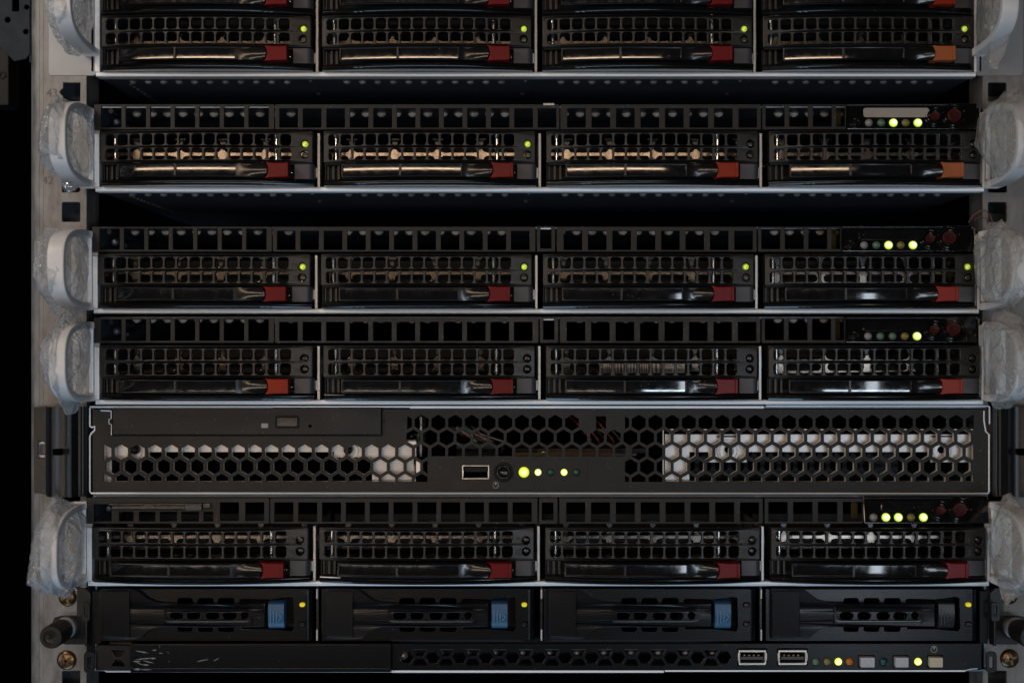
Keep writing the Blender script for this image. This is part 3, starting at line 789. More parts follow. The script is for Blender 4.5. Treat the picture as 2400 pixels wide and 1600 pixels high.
# (row index, list of allowed photo-px windows: xa, xb, ya(top), yb(bottom))
rows = [990, 1024.6, 1059, 1093.4, 1127.8]
areas = {0: [(955, 1362, 940, 1040), (1465, 2281, 940, 1040)], 1: [(953, 2281, 940, 1060)],
         2: [(244, 1003, 1030, 1090), (1003, 1466, 1030, 1068), (1466, 2281, 1030, 1090)],
         3: [(244, 1002, 1070, 1128), (1465, 2281, 1070, 1128)], 4: [(244, 1002, 1090, 1128), (1465, 2281, 1090, 1128)]}
side_holes, mid_holes = [], []
for r, cy in enumerate(rows):
    off = 988.6 + (PX / 2 if r % 2 else 0)
    for n in range(-22, 36):
        cx = off + PX * n
        best = None
        for xa, xb, ya, yb in areas[r]:
            q = clip(hexagon(cx, cy), xa, xb, ya, yb)
            if q: 
                (side_holes if (xb == 2281 and cx > 1550 and r > 0) or (xa == 244 and cx < 970) else mid_holes).append([(hx(a), hy(b)) for a, b in q])
                if (xa, xb) in ((1003, 1466),): break
mid_holes.append([(hx(a), hy(b)) for a, b in rect(1397, 975, 1420, 1004)])
allh = side_holes + mid_holes
odd = [(hx(262), hy(1019.5)), (hx(897), hy(1019.5)), (hx(897), hy(955)), (hx(262), hy(955))]
outer = [(hx(218), hy(1152)), (hx(2313), hy(1152)), (hx(2313), hy(958)), (hx(218), hy(958))]
m = MB(); m.add(plate(outer, allh + [rr(hx(1084), hy(1121), hx(1146), hy(1090), 2, 2), circ(hx(1180), hy(1105), 17, 24)] + [circ(hx(x), hy(1106), r, 18) for x, r in ((1228, 13), (1261, 8.5), (1290.5, 8.5), (1322, 8.5), (1351, 8.5))]
                + [rect(hx(263), hy(1018.5), hx(896), hy(960))], -4, 2, .8, 1), 'hexface')
face = ob('honeycomb_face', m, t)
# bare metal liner right behind the painted face where the drive cages sit
def liner(xa, xb, ya, yb):
    hs = [h for h in side_holes if all(xa - 1 <= p[0] <= xb + 1 for p in h)]
    return plate([(xa - 8, ya - 6), (xb + 6, ya - 6), (xb + 6, yb + 6), (xa - 8, yb + 6)], hs, 2.2, 17, 0)
lh = [h for h in side_holes if max(p[0] for p in h) < hx(1000)]
rh = [clip(h, hx(1555.5), 1e5, -1e5, 1e5) for h in side_holes if min(p[0] for p in h) > hx(1480)]
rh = [h for h in rh if h]
m = MB(); m.add(plate(rect(hx(236), hy(1133), hx(975), hy(1034)), lh, 2.2, 16, 0), 'hexwall')
ob('cage_liner', m, t); m = MB()
m.add(plate(rect(hx(1554), hy(1133), hx(2288), hy(1005.4)), rh, 2.2, 16, 0), 'hexwall')
ob('cage_liner', m, t)
# drive cages behind (set back 48 px)
hx0, hy0 = hx, hy
GC = 1 + 28 * S / D
hx = lambda p: hx0(1200 + (p - 1200) * GC)
hy = lambda p: hy0(800 + (p - 800) * GC)
m = MB()
m.add(plate(rect(hx(236), hy(1136), hx(975), hy(1030)), [[(hx(262), hy(1127)), (hx(872), hy(1127)), (hx(872), hy(1072)), (hx(782), hy(1072)), (hx(782), hy(1059)), (hx(346), hy(1059)), (hx(346), hy(1074)), (hx(262), hy(1074))]], 46, 52, 1), 'plate')
for cx in (316, 822): m.add(ring(hx(cx), hy(1056), 11, 19, 42, 48), 'plate')
m.add(box(hx(244), hx(960), hy(1140), hy(1032), 300, 310), 'black')
cage = ob('drive_cage', m, t, (0, 0, -20))
for cx in (321, 818):
    m = MB(); m.add(lathe(hx(cx), hy(1052), [(11, 46), (11, 26), (9, 21), (5, 18), (.5, 17.4)], 18), 'zinc' if cx < 0 else 'satin')
    stroke(m, [(hx(cx) - 5, hy(1052)), (hx(cx) + 5, hy(1052))], 2, 16.8, 19, 'dark'); stroke(m, [(hx(cx), hy(1052) - 5), (hx(cx), hy(1052) + 5)], 2, 16.8, 19, 'dark'); ob('screw', m, cage)
m = MB()
m.add(plate(rect(hx(1558), hy(1136), hx(2290), hy(1017)), [[(hx(1616), hy(1130)), (hx(2284), hy(1130)), (hx(2284), hy(1083)), (hx(2180), hy(1083)), (hx(2180), hy(1059)), (hx(1750), hy(1059)), (hx(1750), hy(1083)), (hx(1660), hy(1083)), (hx(1660), hy(1059)), (hx(1616), hy(1059))], circ(hx(1706), hy(1053), 8, 14), circ(hx(2206), hy(1053), 9, 14)], 46, 52, 1), 'plate')
for cx in (1706, 2206):
    m.add(ring(hx(cx), hy(1056), 12, 27, 40, 47, 26), 'plate'); m.add(ring(hx(cx), hy(1056), 20, 23, 37, 42, 26), 'plate')
    m.add(box(hx(cx - 26), hx(cx + 26), hy(1024), hy(1020), 42, 47, 1), 'satin')
    m.add(box(hx(cx - 28), hx(cx - 26), hy(1050), hy(1020), 43, 47), 'steel'); m.add(box(hx(cx + 26), hx(cx + 28), hy(1050), hy(1020), 43, 47), 'steel')
m.add(box(hx(1530), hx(2290), hy(1140), hy(960), 320, 330), 'black')
cage = ob('drive_cage', m, t, (0, 0, -20))
hx, hy = hx0, hy0
# second mesh deeper in the right cage
m = MB(); deep = []
for r in range(4):
    for n in range(13): deep.append(hexagon(hx(1610) + 40 * n + (20 if r % 2 else 0), hy(1130) + 22 + 34 * (r - 1) + 6, 17))
deep = [q for q in deep if min(p[0] for p in q) > hx(1575) and max(p[0] for p in q) < hx(2120) and min(p[1] for p in q) > 16 and max(p[1] for p in q) < 110]
m.add(plate(rect(hx(1570), 12, hx(2140), 120), deep, 150, 154, 0), 'inner'); ob('rear_mesh', m, cage)
# wires and boards behind the middle
rnd = random.Random(3)
for i in range(9):
    x = hx(1070 + rnd.random() * 60); k = ['wirewhite', 'wirered', 'wiregreen', 'wirewhite'][i % 4]
    ob('cable', MB().add(tube([(x - 20, hy(1010), 140 + i * 6), (x + 5, hy(1025), 120), (x + 30 + 4 * i, hy(1045), 130 + i * 4), (x + 55, hy(1075), 200)], 2.2, 6), k), t)
for i in range(5):
    x = hx(1330 + 18 * i); ob('cable', MB().add(tube([(x, hy(975), 160), (x + 30, hy(1000), 130), (x + 62, hy(1040), 140), (x + 80, hy(1080), 220)], 2.4, 6), ['wirered', 'wirered', 'yellowtag', 'wirered', 'copper'][i]), t)
m = MB(); m.add(box(hx(1200), hx(1500), hy(1075), hy(1058), 90, 300, 1), 'boardbrown'); m.add(box(hx(1065), hx(1160), hy(1085), hy(1045), 100, 190, 3), 'inner')
m.add(box(hx(1210), hx(1260), hy(1066), hy(1057), 84, 140, 1), 'inner'); m.add(box(hx(1440), hx(1520), hy(1068), hy(1056), 80, 140, 1), 'inner'); m.add(box(hx(1270), hx(1284), hy(1068), hy(1064), 80, 90, 1), 'zinc')
m.add(box(hx(980), hx(985), hy(1075), hy(980), 60, 200, 1), 'steel'); m.add(tube([(hx(958), hy(1025), 40), (hx(975), hy(1019), 46), (hx(977), hy(1070), 60)], 3.5, 8), 'zinc')
ob('circuit_board', m, t)
# disc drive
m = MB(); m.add(box(hx(266), hx(894), hy(1017.5), hy(955.5), -9, 60, 1.6), 'hexface')
dd_ = ob('disc_drive', m, t)
m = MB(); m.add(plate(rr(hx(646), hy(1003), hx(703), hy(973), 4, 3), [rr(hx(650), hy(999.5), hx(699), hy(976.5), 3, 3)], -10.2, -8, .6), 'dark'); m.add(box(hx(650.5), hx(698.5), hy(999), hy(977), -13, -6, 2), 'satin'); ob('eject_button', m, dd_)
ob('drive_light', MB().add(box(hx(614), hx(630), hy(1002), hy(991), -10, -5, .8), 'ledgrey'), dd_)
ob('pinhole', MB().add(disc(hx(728), hy(997.5), 4, -9.4, -5, .3, 14), 'black'), dd_)
m = MB(); m.add(box(hx(255), hx(263), hy(1019), hy(962), -5.5, 0, 1), 'hexface'); m.add(tube([(hx(238), hy(961.5), -6), (hx(262), hy(962.5), -6)], 1.6, 6), 'rim'); m.add(tube([(hx(262.5), hy(962), -6), (hx(262.5), hy(980), -6), (hx(257), hy(982), -6), (hx(257), hy(992), -6), (hx(263), hy(994), -6), (hx(263), hy(1019), -6)], 1.1, 6), 'rim')
m.add(tube([(hx(263), hy(1020.5), -5), (hx(896), hy(1020.5), -5)], .9, 6), 'satin'); m.add(box(hx(897), hx(900), hy(1019), hy(958), -6, 0, .8), 'hexface'); m.add(box(hx(896), hx(902), hy(991), hy(982), -7, -2, 1), 'dark')
ob('drive_bezel', m, t)
# middle control plate
m = MB(); m.add(plate(rr(hx(1057), hy(1147), hx(1377), hy(1074), 9, 4), [rr(hx(1082), hy(1123), hx(1148), hy(1088), 2, 2), circ(hx(1180), hy(1105), 24, 26)] + [circ(hx(x), hy(1106), r, 18) for x, r in ((1228, 13), (1261, 8.5), (1290.5, 8.5), (1322, 8.5), (1351, 8.5))], -5.2, -4.1, .4), 'hexface')
pnl = ob('control_plate', m, t)
m = MB(); m.add(plate(rr(hx(1083), hy(1122), hx(1147), hy(1089), 2, 2), [rect(hx(1086.5), hy(1119), hx(1143.5), hy(1092))], -6.5, 30, .8), 'usb'); m.add(box(hx(1088), hx(1142), hy(1106), hy(1094), 2, 40, 1), 'dark'); m.add(box(hx(1085), hx(1145), hy(1121), hy(1090), 36, 40), 'black'); ob('usb_port', m, pnl)
m = MB(); m.add(lathe(hx(1180), hy(1105), [(24, -5.6), (22, -6.2), (17, -2), (16.5, 4)], 28), 'hexface'); m.add(ring(hx(1180), hy(1105), 12.5, 16, -14, 0, 24), 'gloss'); m.add(lathe(hx(1180), hy(1105), [(12.5, 0), (12.5, -12), (10, -13), (6, -11.5), (.5, -11)], 24), 'gloss'); ob('power_button', m, pnl)
for x, r, k in ((1228, 12.4, 'ledhot'), (1261, 7.8, 'ledon'), (1290.5, 7.6, 'leddgreen'), (1322, 7.8, 'ledhot'), (1351, 7.6, 'leddgreen')):
    ob('status_light', MB().add(dome(0, 0, r, 0, r * .7), k), pnl, (hx(x), hy(1106), -3), label='lit yellow green light' if k != 'leddgreen' else 'unlit dark green light')
m = MB(); power_icon(m, hx(1162), hy(1136), 6.6, 1.9, -6.2, -5, 'greyprint'); ob('power_symbol', m, pnl)
# rack brackets
for s in (-1, 1):
    m = MB()
    q = (lambda p: hx(p)) if s < 0 else (lambda p: hx(2529 - p))
    a, b = sorted((q(79), q(109)))
    fl = rr(a, hy(1156), b, hy(952), 5, 3)
    m.add(plate(fl, [rr(min(q(88), q(105)), hy(1075), max(q(88), q(105)), hy(1033), 7, 4)], 0, 8, 1), 'bracketblack')
    prof = []
    for u in lin(0, 1, 21):
        x = 108 + 100 * u
        d = -2 - 34 * (math.sin(min(u / .3, 1) * math.pi / 2)) if u < .3 else (-36 + 6 * math.sin((u - .3) / .42 * math.pi) if u < .72 else (-36 + 26 * ((u - .72) / .1) if u < .82 else -10 - 8 * math.sin((u - .82) / .18 * math.pi)))
        prof.append((q(x), d))
    prof = prof if s < 0 else prof[::-1]
    v = []; f = []; n = len(prof)
    for y in (hy(1161), hy(952)):
        for x, d in prof: v.append((x, y, d))
    for y in (hy(1161), hy(952)):
        for x, d in prof: v.append((x, y, d + 9))
    for j in range(n - 1):
        f.append([j, j + 1, j + 1 + n, j + n]); f.append([2 * n + j, j + 1 + 2 * n - 0, j + 1, j]); f.append([n + j, n + j + 1, 3 * n + j + 1, 3 * n + j])
    m.add((v, f), 'bracketblack')
    br = ob('rack_bracket', m, t)
    a, b = sorted((q(137), q(158)))
    ob('bracket_slot', MB().add(box(a, b, hy(1063), hy(1049), -44, -34, .5), 'black'), br)
    if s < 0: ob('washer', MB().add(ring(hx(97), hy(1054), 13, 19, 10, 16, 18), 'steel'), br)

# ------------------------------------------------------------------ server 7: blue-latch trays, thin bottom row
K7 = 1.008
t7 = thing('blue_latch_server', 'black server with blue-latch trays and USB ports, lowest in the picture', 'server', 1267, 1572, K7)
def qx(p): return (p - 1267) / K7
def qy(p): return (1572 - p) / K7
m = MB()
m.add(box(qx(215), qx(2320), -1, 3, 6, 2400), 'darksteel'); m.add(box(qx(215), qx(2320), 194, 197, 20, 2400), 'darksteel')
m.add(box(qx(215), qx(219), 3, 194, 30, 2400), 'darksteel'); m.add(box(qx(2316), qx(2320), 3, 194, 30, 2400), 'darksteel'); m.add(box(qx(220), qx(2315), 3, 194, 2380, 2390), 'black')
ob('chassis', m, t7)
m = MB(); m.add(tube([(qx(222), qy(1566), -2), (qx(243), qy(1566.5), -2), (qx(250), qy(1572), -2), (qx(920), qy(1572.5), -2)], 1.8, 6), 'rim'); m.add(box(qx(918), qx(1556), -2.5, 3, -5, 10, 1.2), 'rim'); m.add(box(qx(1558), qx(2262), -.5, 3.5, -4, 10, 1), 'rim')
m.add(tube([(qx(2262), qy(1569), -2), (qx(2275), qy(1566), -2), (qx(2290), qy(1565), -2)], 1.6, 6), 'rim')
ob('front_rim', m, t7)
for c in (743, 1269, 1784): 
    ob('bay_divider', MB().add(box(qx(c) - 3, qx(c) + 3, qy(1502), qy(1377), 6, 300, 1), 'satin').add(box(qx(c) - 2, qx(c) + 2, qy(1402), qy(1380), -2, 30, .8), 'steel').add(box(qx(c) - 2, qx(c) + 2, qy(1500), qy(1474), -2, 30, .8), 'steel'), t7)
# lower front strip
mid = 1539; holes = []; xs0 = 1697 - 31 * 25
for n in range(26):
    cx = xs0 + 31 * n; full = (25 - n) % 2 == 0
    H = lambda cy: [(cx + 17.2 * math.cos(R(a)), cy + 17.2 * math.sin(R(a))) for a in (0, 60, 120, 180, 240, 300)]
    for cy in ((mid,) if full else (mid - 17.6, mid + 17.6)):
        pc = clip(H(cy), 934, 1716, 1521, 1558)
        if pc:
            gx = sum(p[0] for p in pc) / len(pc); gy = sum(p[1] for p in pc) / len(pc)
            holes.append([(qx(gx + (a - gx) * .93), qy(gy + (b - gy) * .9)) for a, b in pc])
usb = [(1728, 1797), (1821, 1892)]
rect_b = [(2011, 2049), (2092, 2128), (2172, 2208)]
leds7 = [1911.5, 1938, 1964.5, 1990.5, 2070, 2151]
holes += [rr(qx(a), qy(1558), qx(b), qy(1518), 2, 2) for a, b in usb] + [rr(qx(a), qy(1562), qx(b), qy(1534), 2, 2) for a, b in rect_b] + [circ(qx(x), qy(1549), 9, 16) for x in leds7]
m = MB(); m.add(plate(rr(qx(919), qy(1569), qx(2300), qy(1506), 2, 2), holes, -3, 6, 1.2, 1), 's7')
strip7 = ob('lower_front', m, t7)
m = MB(); m.add(box(qx(925), qx(1718), qy(1562), qy(1516), 130, 134), 'inner')
for i in range(12): m.add(dome(qx(960 + 66 * i), qy(1553), 9, 110, 8), 'steel')
m.add(box(qx(925), qx(1718), qy(1563), qy(1560), 20, 130), 'inner'); m.add(dome(qx(943), qy(1540), 12, 30, 14), 'steel')
ob('inner_tray', m, strip7)
for a, b in usb:
    m = MB(); m.add(plate(rr(qx(a + 2), qy(1556), qx(b - 2), qy(1521), 2, 2), [rr(qx(a + 6), qy(1551), qx(b - 6), qy(1526), 1, 1)], -6, 40, .8), 'usb'); m.add(box(qx(a + 8), qx(b - 8), qy(1545), qy(1537.5), -2, 50, 1), 'grey'); m.add(box(qx(a + 5), qx(b - 5), qy(1553), qy(1524), 44, 48), 'black')
    m.add(box(qx(a), qx(a + 4), qy(1546), qy(1528), -7, 6, 1), 'usb'); m.add(box(qx(b - 4), qx(b), qy(1546), qy(1528), -7, 6, 1), 'usb')
    for i in range(4): m.add(box(qx(a + 14 + 11 * i), qx(a + 19 + 11 * i), qy(1537), qy(1533), -1, 40, .5), 'brass')
    ob('usb_port', m, strip7)
for x, k in zip(leds7, ('ledgreenoff', 'ledyelloff', 'ledhot', 'ledorange', 'ledteal', 'ledhot')):
    ob('status_light', MB().add(dome(0, 0, 8.6, 0, 6), k), strip7, (qx(x), qy(1549), -2), label={'ledhot': 'lit pale yellow light', 'ledorange': 'dim orange light', 'ledteal': 'unlit teal light'}.get(k, 'unlit green light'))
for (a, b), k in zip(rect_b, ('button', 'button', 'beige')):
    m = MB(); m.add(box(qx(a + 3), qx(b - 2), qy(1560), qy(1537), -14, 12, 1.5), k)
    for dx, dy in ((.3, .62), (.7, .62), (.5, .25)): m.add(dome(qx(a + 3 + (b - a - 5) * dx), qy(1560 - 23 * dy), 2, -13.6, 1.4, 10), k)
    ob('push_button', m, strip7, label='beige power button' if k == 'beige' else None)
m = MB(); power_icon(m, qx(2188), qy(1520), 7, 1.8, -4, -2.5, 'greyprint'); ob('power_symbol', m, strip7)
# slim filler panel with scuffs
m = MB(); m.add(box(qx(309), qx(918), qy(1571), qy(1504), -16, 20, 3, 3), 's7'); m.add(box(qx(310), qx(917), qy(1570), qy(1560.5), -17.2, -10, 1.2), 's7')
fp = ob('filler_panel', m, t7)
rnd = random.Random(8); m = MB()
def scuff(px, py, L, th, ang):
    pts = []; n = 9
    for i in range(n + 1): u = i / n; pts.append((px + L * (u - .5), py + math.sin(R(ang)) * L * (u - .5) - th * abs(math.sin(math.pi * u)) * (.4 + .6 * rnd.random())))
    for i in range(n, -1, -1): u = i / n; pts.append((px + L * (u - .5), py + math.sin(R(ang)) * L * (u - .5) + th * abs(math.sin(math.pi * u)) * (.3 + .7 * rnd.random()) + .2))
    m.add(plate([(qx(a), qy(b)) for a, b in pts], [], -16.7 if py < 1560 else -17.9, -16, 0), 'scuff' if L > 8 else 'grey')
for px, py, L, th, an in ((337, 1523, 30, 2.2, 10), (341, 1539, 40, 2.0, -6), (325, 1545, 18, 2.4, 0), (352, 1546, 26, 1.8, 14), (345, 1553, 18, 2.5, 5), (326, 1563, 16, 3.2, 0), (347, 1564, 26, 1.6, 0), (366, 1519, 10, 1.6, 0), (378, 1511, 3, 4, 60), (381, 1526, 10, 1, 10), (398, 1524, 6, 2, 50), (400, 1545, 3, 2.5, 0), (477, 1543, 24, 1.3, -14), (488, 1541, 8, 2.6, -40), (510, 1541, 14, 1.0, -30), (363, 1538, 14, 2.6, 0), (331, 1550, 22, 1.2, 25)): scuff(px, py, L, th, an)
ob('scuff_marks', m, fp)
# left corner vent block
m = MB(); m.add(plate(rr(qx(226), qy(1569), qx(307), qy(1510), 2, 2), [[(qx(262), qy(1521)), (qx(295), qy(1521)), (qx(285), qy(1536)), (qx(272), qy(1536))], [(qx(262), qy(1559)), (qx(295), qy(1559)), (qx(285), qy(1544)), (qx(272), qy(1544))]], -6, 6, 1), 'satin'); m.add(box(qx(240), qx(305), qy(1565), qy(1515), 60, 64), 'boardbrown')
ob('corner_vent', m, t7)
# ears with thumb screws
for s in (-1, 1):
    q = (lambda p: qx(p)) if s < 0 else (lambda p: qx(2532 - p))
    pts = [(q(181), qy(1377)), (q(200), qy(1377)), (q(212), qy(1390)), (q(212), qy(1509)), (q(150), qy(1509)), (q(130), qy(1500)), (q(121), qy(1480)), (q(121), qy(1460)), (q(128), qy(1446)), (q(145), qy(1442)), (q(180), qy(1442))]
    m = MB(); m.add(plate(pts, [], -2, 6, 1.2), 'bracketblack')
    a, b = sorted((q(207), q(213))); m.add(box(a, b, qy(1507), qy(1450), -30, 4, 1.5), 'bracketblack')
    a, b = sorted((q(200), q(220))); m.add(plate(rr(a, qy(1449), b, qy(1405), 6, 3), [rr(min(q(207), q(216)), qy(1436), max(q(207), q(216)), qy(1412), 3, 3)], -34, -28, 1), 'bracketblack')
    a, b = sorted((q(202), q(227))); m.add(plate(rr(a, qy(1571), b, qy(1522), 8, 3), [rr(min(q(211), q(220)), qy(1560), max(q(211), q(220)), qy(1533), 3, 3)], -20, -14, 1), 'bracketblack')
    a, b = sorted((q(216), q(236))); m.add(box(a, b, qy(1508), qy(1384), 0, 20, 2), 'dark')
    e7 = ob('rack_ear', m, t7)
    cx, cy = q(156), qy(1469)
    m = MB(); m.add(ring(cx, cy, 6, 25, -14, 0, 28), 'steel')
    prof = [(17, 0), (17, -40), (21, -42), (21, -54)]
    m.add(lathe(cx, cy, [(19, -2), (19, -30), (25, -34)], 28), 'satin')
    v = []; f = []; n = 72
    for r_, d_ in ((25.5, -34), (26.5, -36), (26.5, -110), (25, -114), (16, -114), (15, -110.5), (1, -110)):
        for i in range(n):
            rr_ = r_ * (1 - (.05 if (i % 2 and r_ > 24.5) else 0)); a = 2 * math.pi * i / n; v.append((cx + rr_ * math.cos(a), cy + rr_ * math.sin(a), d_))
    for j in range(6):
        for i in range(n): A = j * n + i; B = j * n + (i + 1) % n; f.append([A, B, B + n, A + n])
    m.add((v, f), 'satin')
    stroke(m, [(cx - 7, cy - 7), (cx + 7, cy + 7)], 2.4, -111.5, -109, 'gloss'); stroke(m, [(cx - 7, cy + 7), (cx + 7, cy - 7)], 2.4, -111.5, -109, 'gloss')
    ob('thumb_screw', m, e7)

# tray of server 7, local px with origin at the bay's middle x and y of photo 1500
BM = {}
def blue_meshes():
    X = lambda p: p - 1006; Yy = lambda p: 1500 - p     # measured on the second tray
    b7 = bow(9, 260)
    slots = []
    for c0, c1 in ((937, 972), (984, 1020), (1031, 1069)):
        slots.append(rr(X(c0), Yy(1478), X(c1), Yy(1464), 5.5, 3)); slots.append(rr(X(c0), Yy(1420), X(c1), Yy(1400.5), 6, 3))
    rec = [(X(1085), Yy(1412)), (X(1080), Yy(1406)), (X(1086), Yy(1402)), (X(1150), Yy(1404)), (X(1195), Yy(1398)), (X(1205), Yy(1400)), (X(1207), Yy(1470)), (X(1203), Yy(1477)), (X(1150), Yy(1472)), (X(1085), Yy(1472))]
    m = MB()
    out = sub([(X(756), Yy(1500)), (X(1236), Yy(1500)), (X(1236), Yy(1380)), (X(756), Yy(1380))], 20)
    m.add(plate(out, slots + [rec, rr(X(922), Yy(1449), X(1078), Yy(1430), 6, 3), rr(X(1219), Yy(1421.5), X(1234), Yy(1410), 5, 3), rr(X(1219), Yy(1466), X(1234), Yy(1454.5), 5, 3)], -6, 2, .8), 's7')
    prof = [(X(1235), -5.2)] + [(X(1236) + 15 * math.sin(R(a)), 10 - 15.4 * math.cos(R(a))) for a in range(0, 91, 15)] + [(X(1251), 60)]
    v = [(x, Yy(1499), d) for x, d in prof] + [(x, Yy(1381), d) for x, d in prof]; n = len(prof)
    m.add((v, [[j, j + 1, j + 1 + n, j + n] for j in range(n - 1)]), 's7')
    m.add(box(X(757), X(1250), Yy(1499), Yy(1381), 200, 210), 'black'); m.add(box(X(1072), X(1210), Yy(1480), Yy(1396), 40, 44), 'dark')
    for c in (940, 990, 1040): m.add(box(X(c), X(c + 22), Yy(1412), Yy(1402), 60, 70, 2), 'steel')
    BM['tray_face'] = m.mesh('tray_face')
    # lever: pad, flared neck, bowed arm
    m = MB()
    up = [(831, 1379.5), (836, 1380), (846, 1384), (857, 1392), (868, 1401), (880, 1408), (896, 1412.5), (920, 1414)]
    dn = [(920, 1467), (896, 1468), (882, 1471), (871, 1478), (862, 1486), (852, 1493), (842, 1496), (831, 1496.5)]
    arm_top = [(x, 1414 + .6 * math.sin((x - 920) / 220 * math.pi)) for x in range(940, 1140, 16)] + [(1143, 1413)]
    arm_bot = [(1143, 1467)] + [(x, 1467 + .6 * math.sin((x - 920) / 220 * math.pi)) for x in range(1132, 930, -16)]
    oo = [(X(767), Yy(1379.5))] + [(X(a), Yy(b)) for a, b in up + arm_top + arm_bot + dn] + [(X(767), Yy(1496.5))]
    sl = [rr(X(a), Yy(1449), X(b), Yy(1434), 7, 4) for a, b in ((924, 954), (964, 994), (1008, 1038), (1047, 1078))] + [circ(X(1097), Yy(1441), 8.5, 16)]
    lb = lambda x: 26 * max(0, 1 - ((x - 20) / 190) ** 2) if x > -90 else 26 * (1 - (110 / 190) ** 2) * max(0, (x + 240) / 150) * .5 + 9
    lb = lambda x: 6 + 11 * (1 - ((x) / 250) ** 2)
    LU = 4.0      # the lever stands proud of the face
    v, f = plate(sub(oo, 12), sl, -12, -2, 1.4, 2)
    m.add(([(x, y + LU, d - lb(x)) for x, y, d in v], f), 's7')
    v, f = plate(sub(rr(X(908), Yy(1457), X(1116), Yy(1425.5), 15, 6), 12), [rr(X(912.5), Yy(1453), X(1111.5), Yy(1429.5), 12, 6)], -15, -10, 1.6, 2)
    m.add(([(x, y + LU, d - lb(x)) for x, y, d in v], f), 's7')
    prof = [(X(1141), -2)] + [(X(1138) + 7 * math.sin(R(a)), -3 - 9 * math.cos(R(a))) for a in range(10, 91, 20)] + [(X(1145), 20)]
    v = [(x, Yy(1466.5) + LU, d - lb(X(1138)) + .5) for x, d in prof] + [(x, Yy(1414) + LU, d - lb(X(1138)) + .5) for x, d in prof]; n = len(prof)
    m.add((v, [[j, j + 1, j + 1 + n, j + n] for j in range(n - 1)]), 's7')
    m.add(box(X(757), X(770), Yy(1490), Yy(1386), -4, 20, 2), 's7')
    BM['ejector_lever'] = m.mesh('ejector_lever')
    m = MB(); v, f = plate(rr(X(768), Yy(1491), X(831), Yy(1384), 4, 3), [], -18, -10, 1.6, 2); m.add(([(x, y + LU, d - lb(x)) for x, y, d in v], f), 's7')
    BM['lever_pad'] = m.mesh('lever_pad')
    m = MB()
    prof = [(1406, 10), (1407, -22), (1411, -27), (1430, -30), (1450, -28), (1463, -22), (1468, -16), (1469, 10)]
    pr = [(Yy(y), d) for y, d in reversed(prof)]
    m.add(sweepx(pr, [X(1151), X(1152), X(1186), X(1187.5)]), 'blue')
    BM['release_latch'] = m.mesh('release_latch')
    m = MB()
    for i, x in enumerate((1156, 1163, 1170)): m.add(box(X(x), X(x) + 1.6, Yy(1458 - 3 * i), Yy(1421 + 4 * i), -31.5, -20, .4), 'bluemark')
    stroke(m, [(X(1175), Yy(1448)), (X(1183), Yy(1440)), (X(1175), Yy(1432))], 1.3, -31, -26, 'bluemark')
    BM['latch_marks'] = m.mesh('latch_marks')
    BM['light'] = MB().add(plate(rr(-6.4, -4.8, 6.4, 4.8, 4.6, 4), [], -9, 0, 1.5, 2), 'ledyellow').mesh('indicator_light')
    m = MB()
    for cy in (1395, 1482): stroke(m, [(X(1223), Yy(cy + 6)), (X(1223), Yy(cy - 5)), (X(1226), Yy(cy - 7)), (X(1230), Yy(cy - 5)), (X(1230), Yy(cy + 6))], 1.2, -7.6, -4, 's7', True)
    BM['status_icon'] = m.mesh('status_icon')
blue_meshes()
for i, (lat, led) in enumerate((('blue', 'on'), ('blue', 'on'), ('blue', 'off'), ('navy', 'on'))):
    lab = ['drive tray with blue latch and yellow light, first from left in the lowest server', 'drive tray with blue latch and yellow light, second from left in the lowest server',
           'drive tray with blue latch and no light lit, third from left in the lowest server', 'drive tray with black latch, rightmost in the lowest server'][i]
    tb = thing('drive_tray', lab, 'drive tray', 1263 + (-780 + 519.5 * i) + (1006 - 1002), 1500, K7, 'drive trays of the lowest server')
    ob('tray_face', BM['tray_face'], tb); lv = ob('ejector_lever', BM['ejector_lever'], tb); ob('lever_pad', BM['lever_pad'], lv)
    la = ob('release_latch', BM['release_latch'], tb, mat=lat, label='black release latch' if lat == 'navy' else None); ob('latch_marks', BM['latch_marks'], la, mat='bluemark' if lat == 'blue' else 'grey')
    ob('status_icon', BM['status_icon'], tb)
    ob('indicator_light', BM['light'], tb, (1226.5 - 1006, 1500 - 1415.8, 0), 'ledyellow' if led == 'on' else 'ledblack', 'lit yellow light' if led == 'on' else None)
    ob('indicator_light', BM['light'], tb, (1226.5 - 1006, 1500 - 1460.3, 0), 'ledblack')

# ------------------------------------------------------------------ screws in the uprights
def screw(px, py, k, r, label, cup=True, rot=20):
    t = thing('rack_screw', label, 'screw', px, py, k, 'pan head screws in the uprights')
    m = MB()
    m.add(lathe(0, 0, [(r, 6), (r, -4), (r * .93, -8), (r * .7, -11.5), (r * .35, -13), (.5, -13.4)], 28), 'brass')
    ob('head', m, t)
    m = MB()
    for a in (rot, rot + 90):
        c, s = math.cos(R(a)), math.sin(R(a)); L = r * .55
        stroke(m, [(-c * L, -s * L), (c * L, s * L)], r * .22, -13.9, -9, 'brass')
    ob('cross_slot', m, t)
    ob('washer', MB().add(ring(0, 0, r * .8, r * 1.18, 2, 12, 26), 'zinc'), t)
    return t
screw(160, 1398, .992, 22, 'brass screw in the left upright, under the lowest wrapped handle')
screw(158, 1545, .992, 24, 'brass screw in the left upright, below the black thumb screw', rot=35)
screw(2364, 1395, .992, 20, 'dark shadowed screw in the right upright, under the lowest wrapped handle', rot=40)
screw(2364, 1541, .992, 23, 'dark shadowed screw in the right upright, in the lower right corner')
t = thing('cage_nut', 'shiny round screw end in a hole under the second left handle', 'screw', 164, 440, .99)
ob('nut_frame', MB().add(plate(rr(-34, -20, 34, 20, 10, 4), [rr(-24, -12, 24, 16, 9, 4)], -2, 6, 1.5), 'boardbrown'), t)
ob('screw_end', MB().add(dome(0, 4, 20, 0, 16, 22), 'zinc'), t)

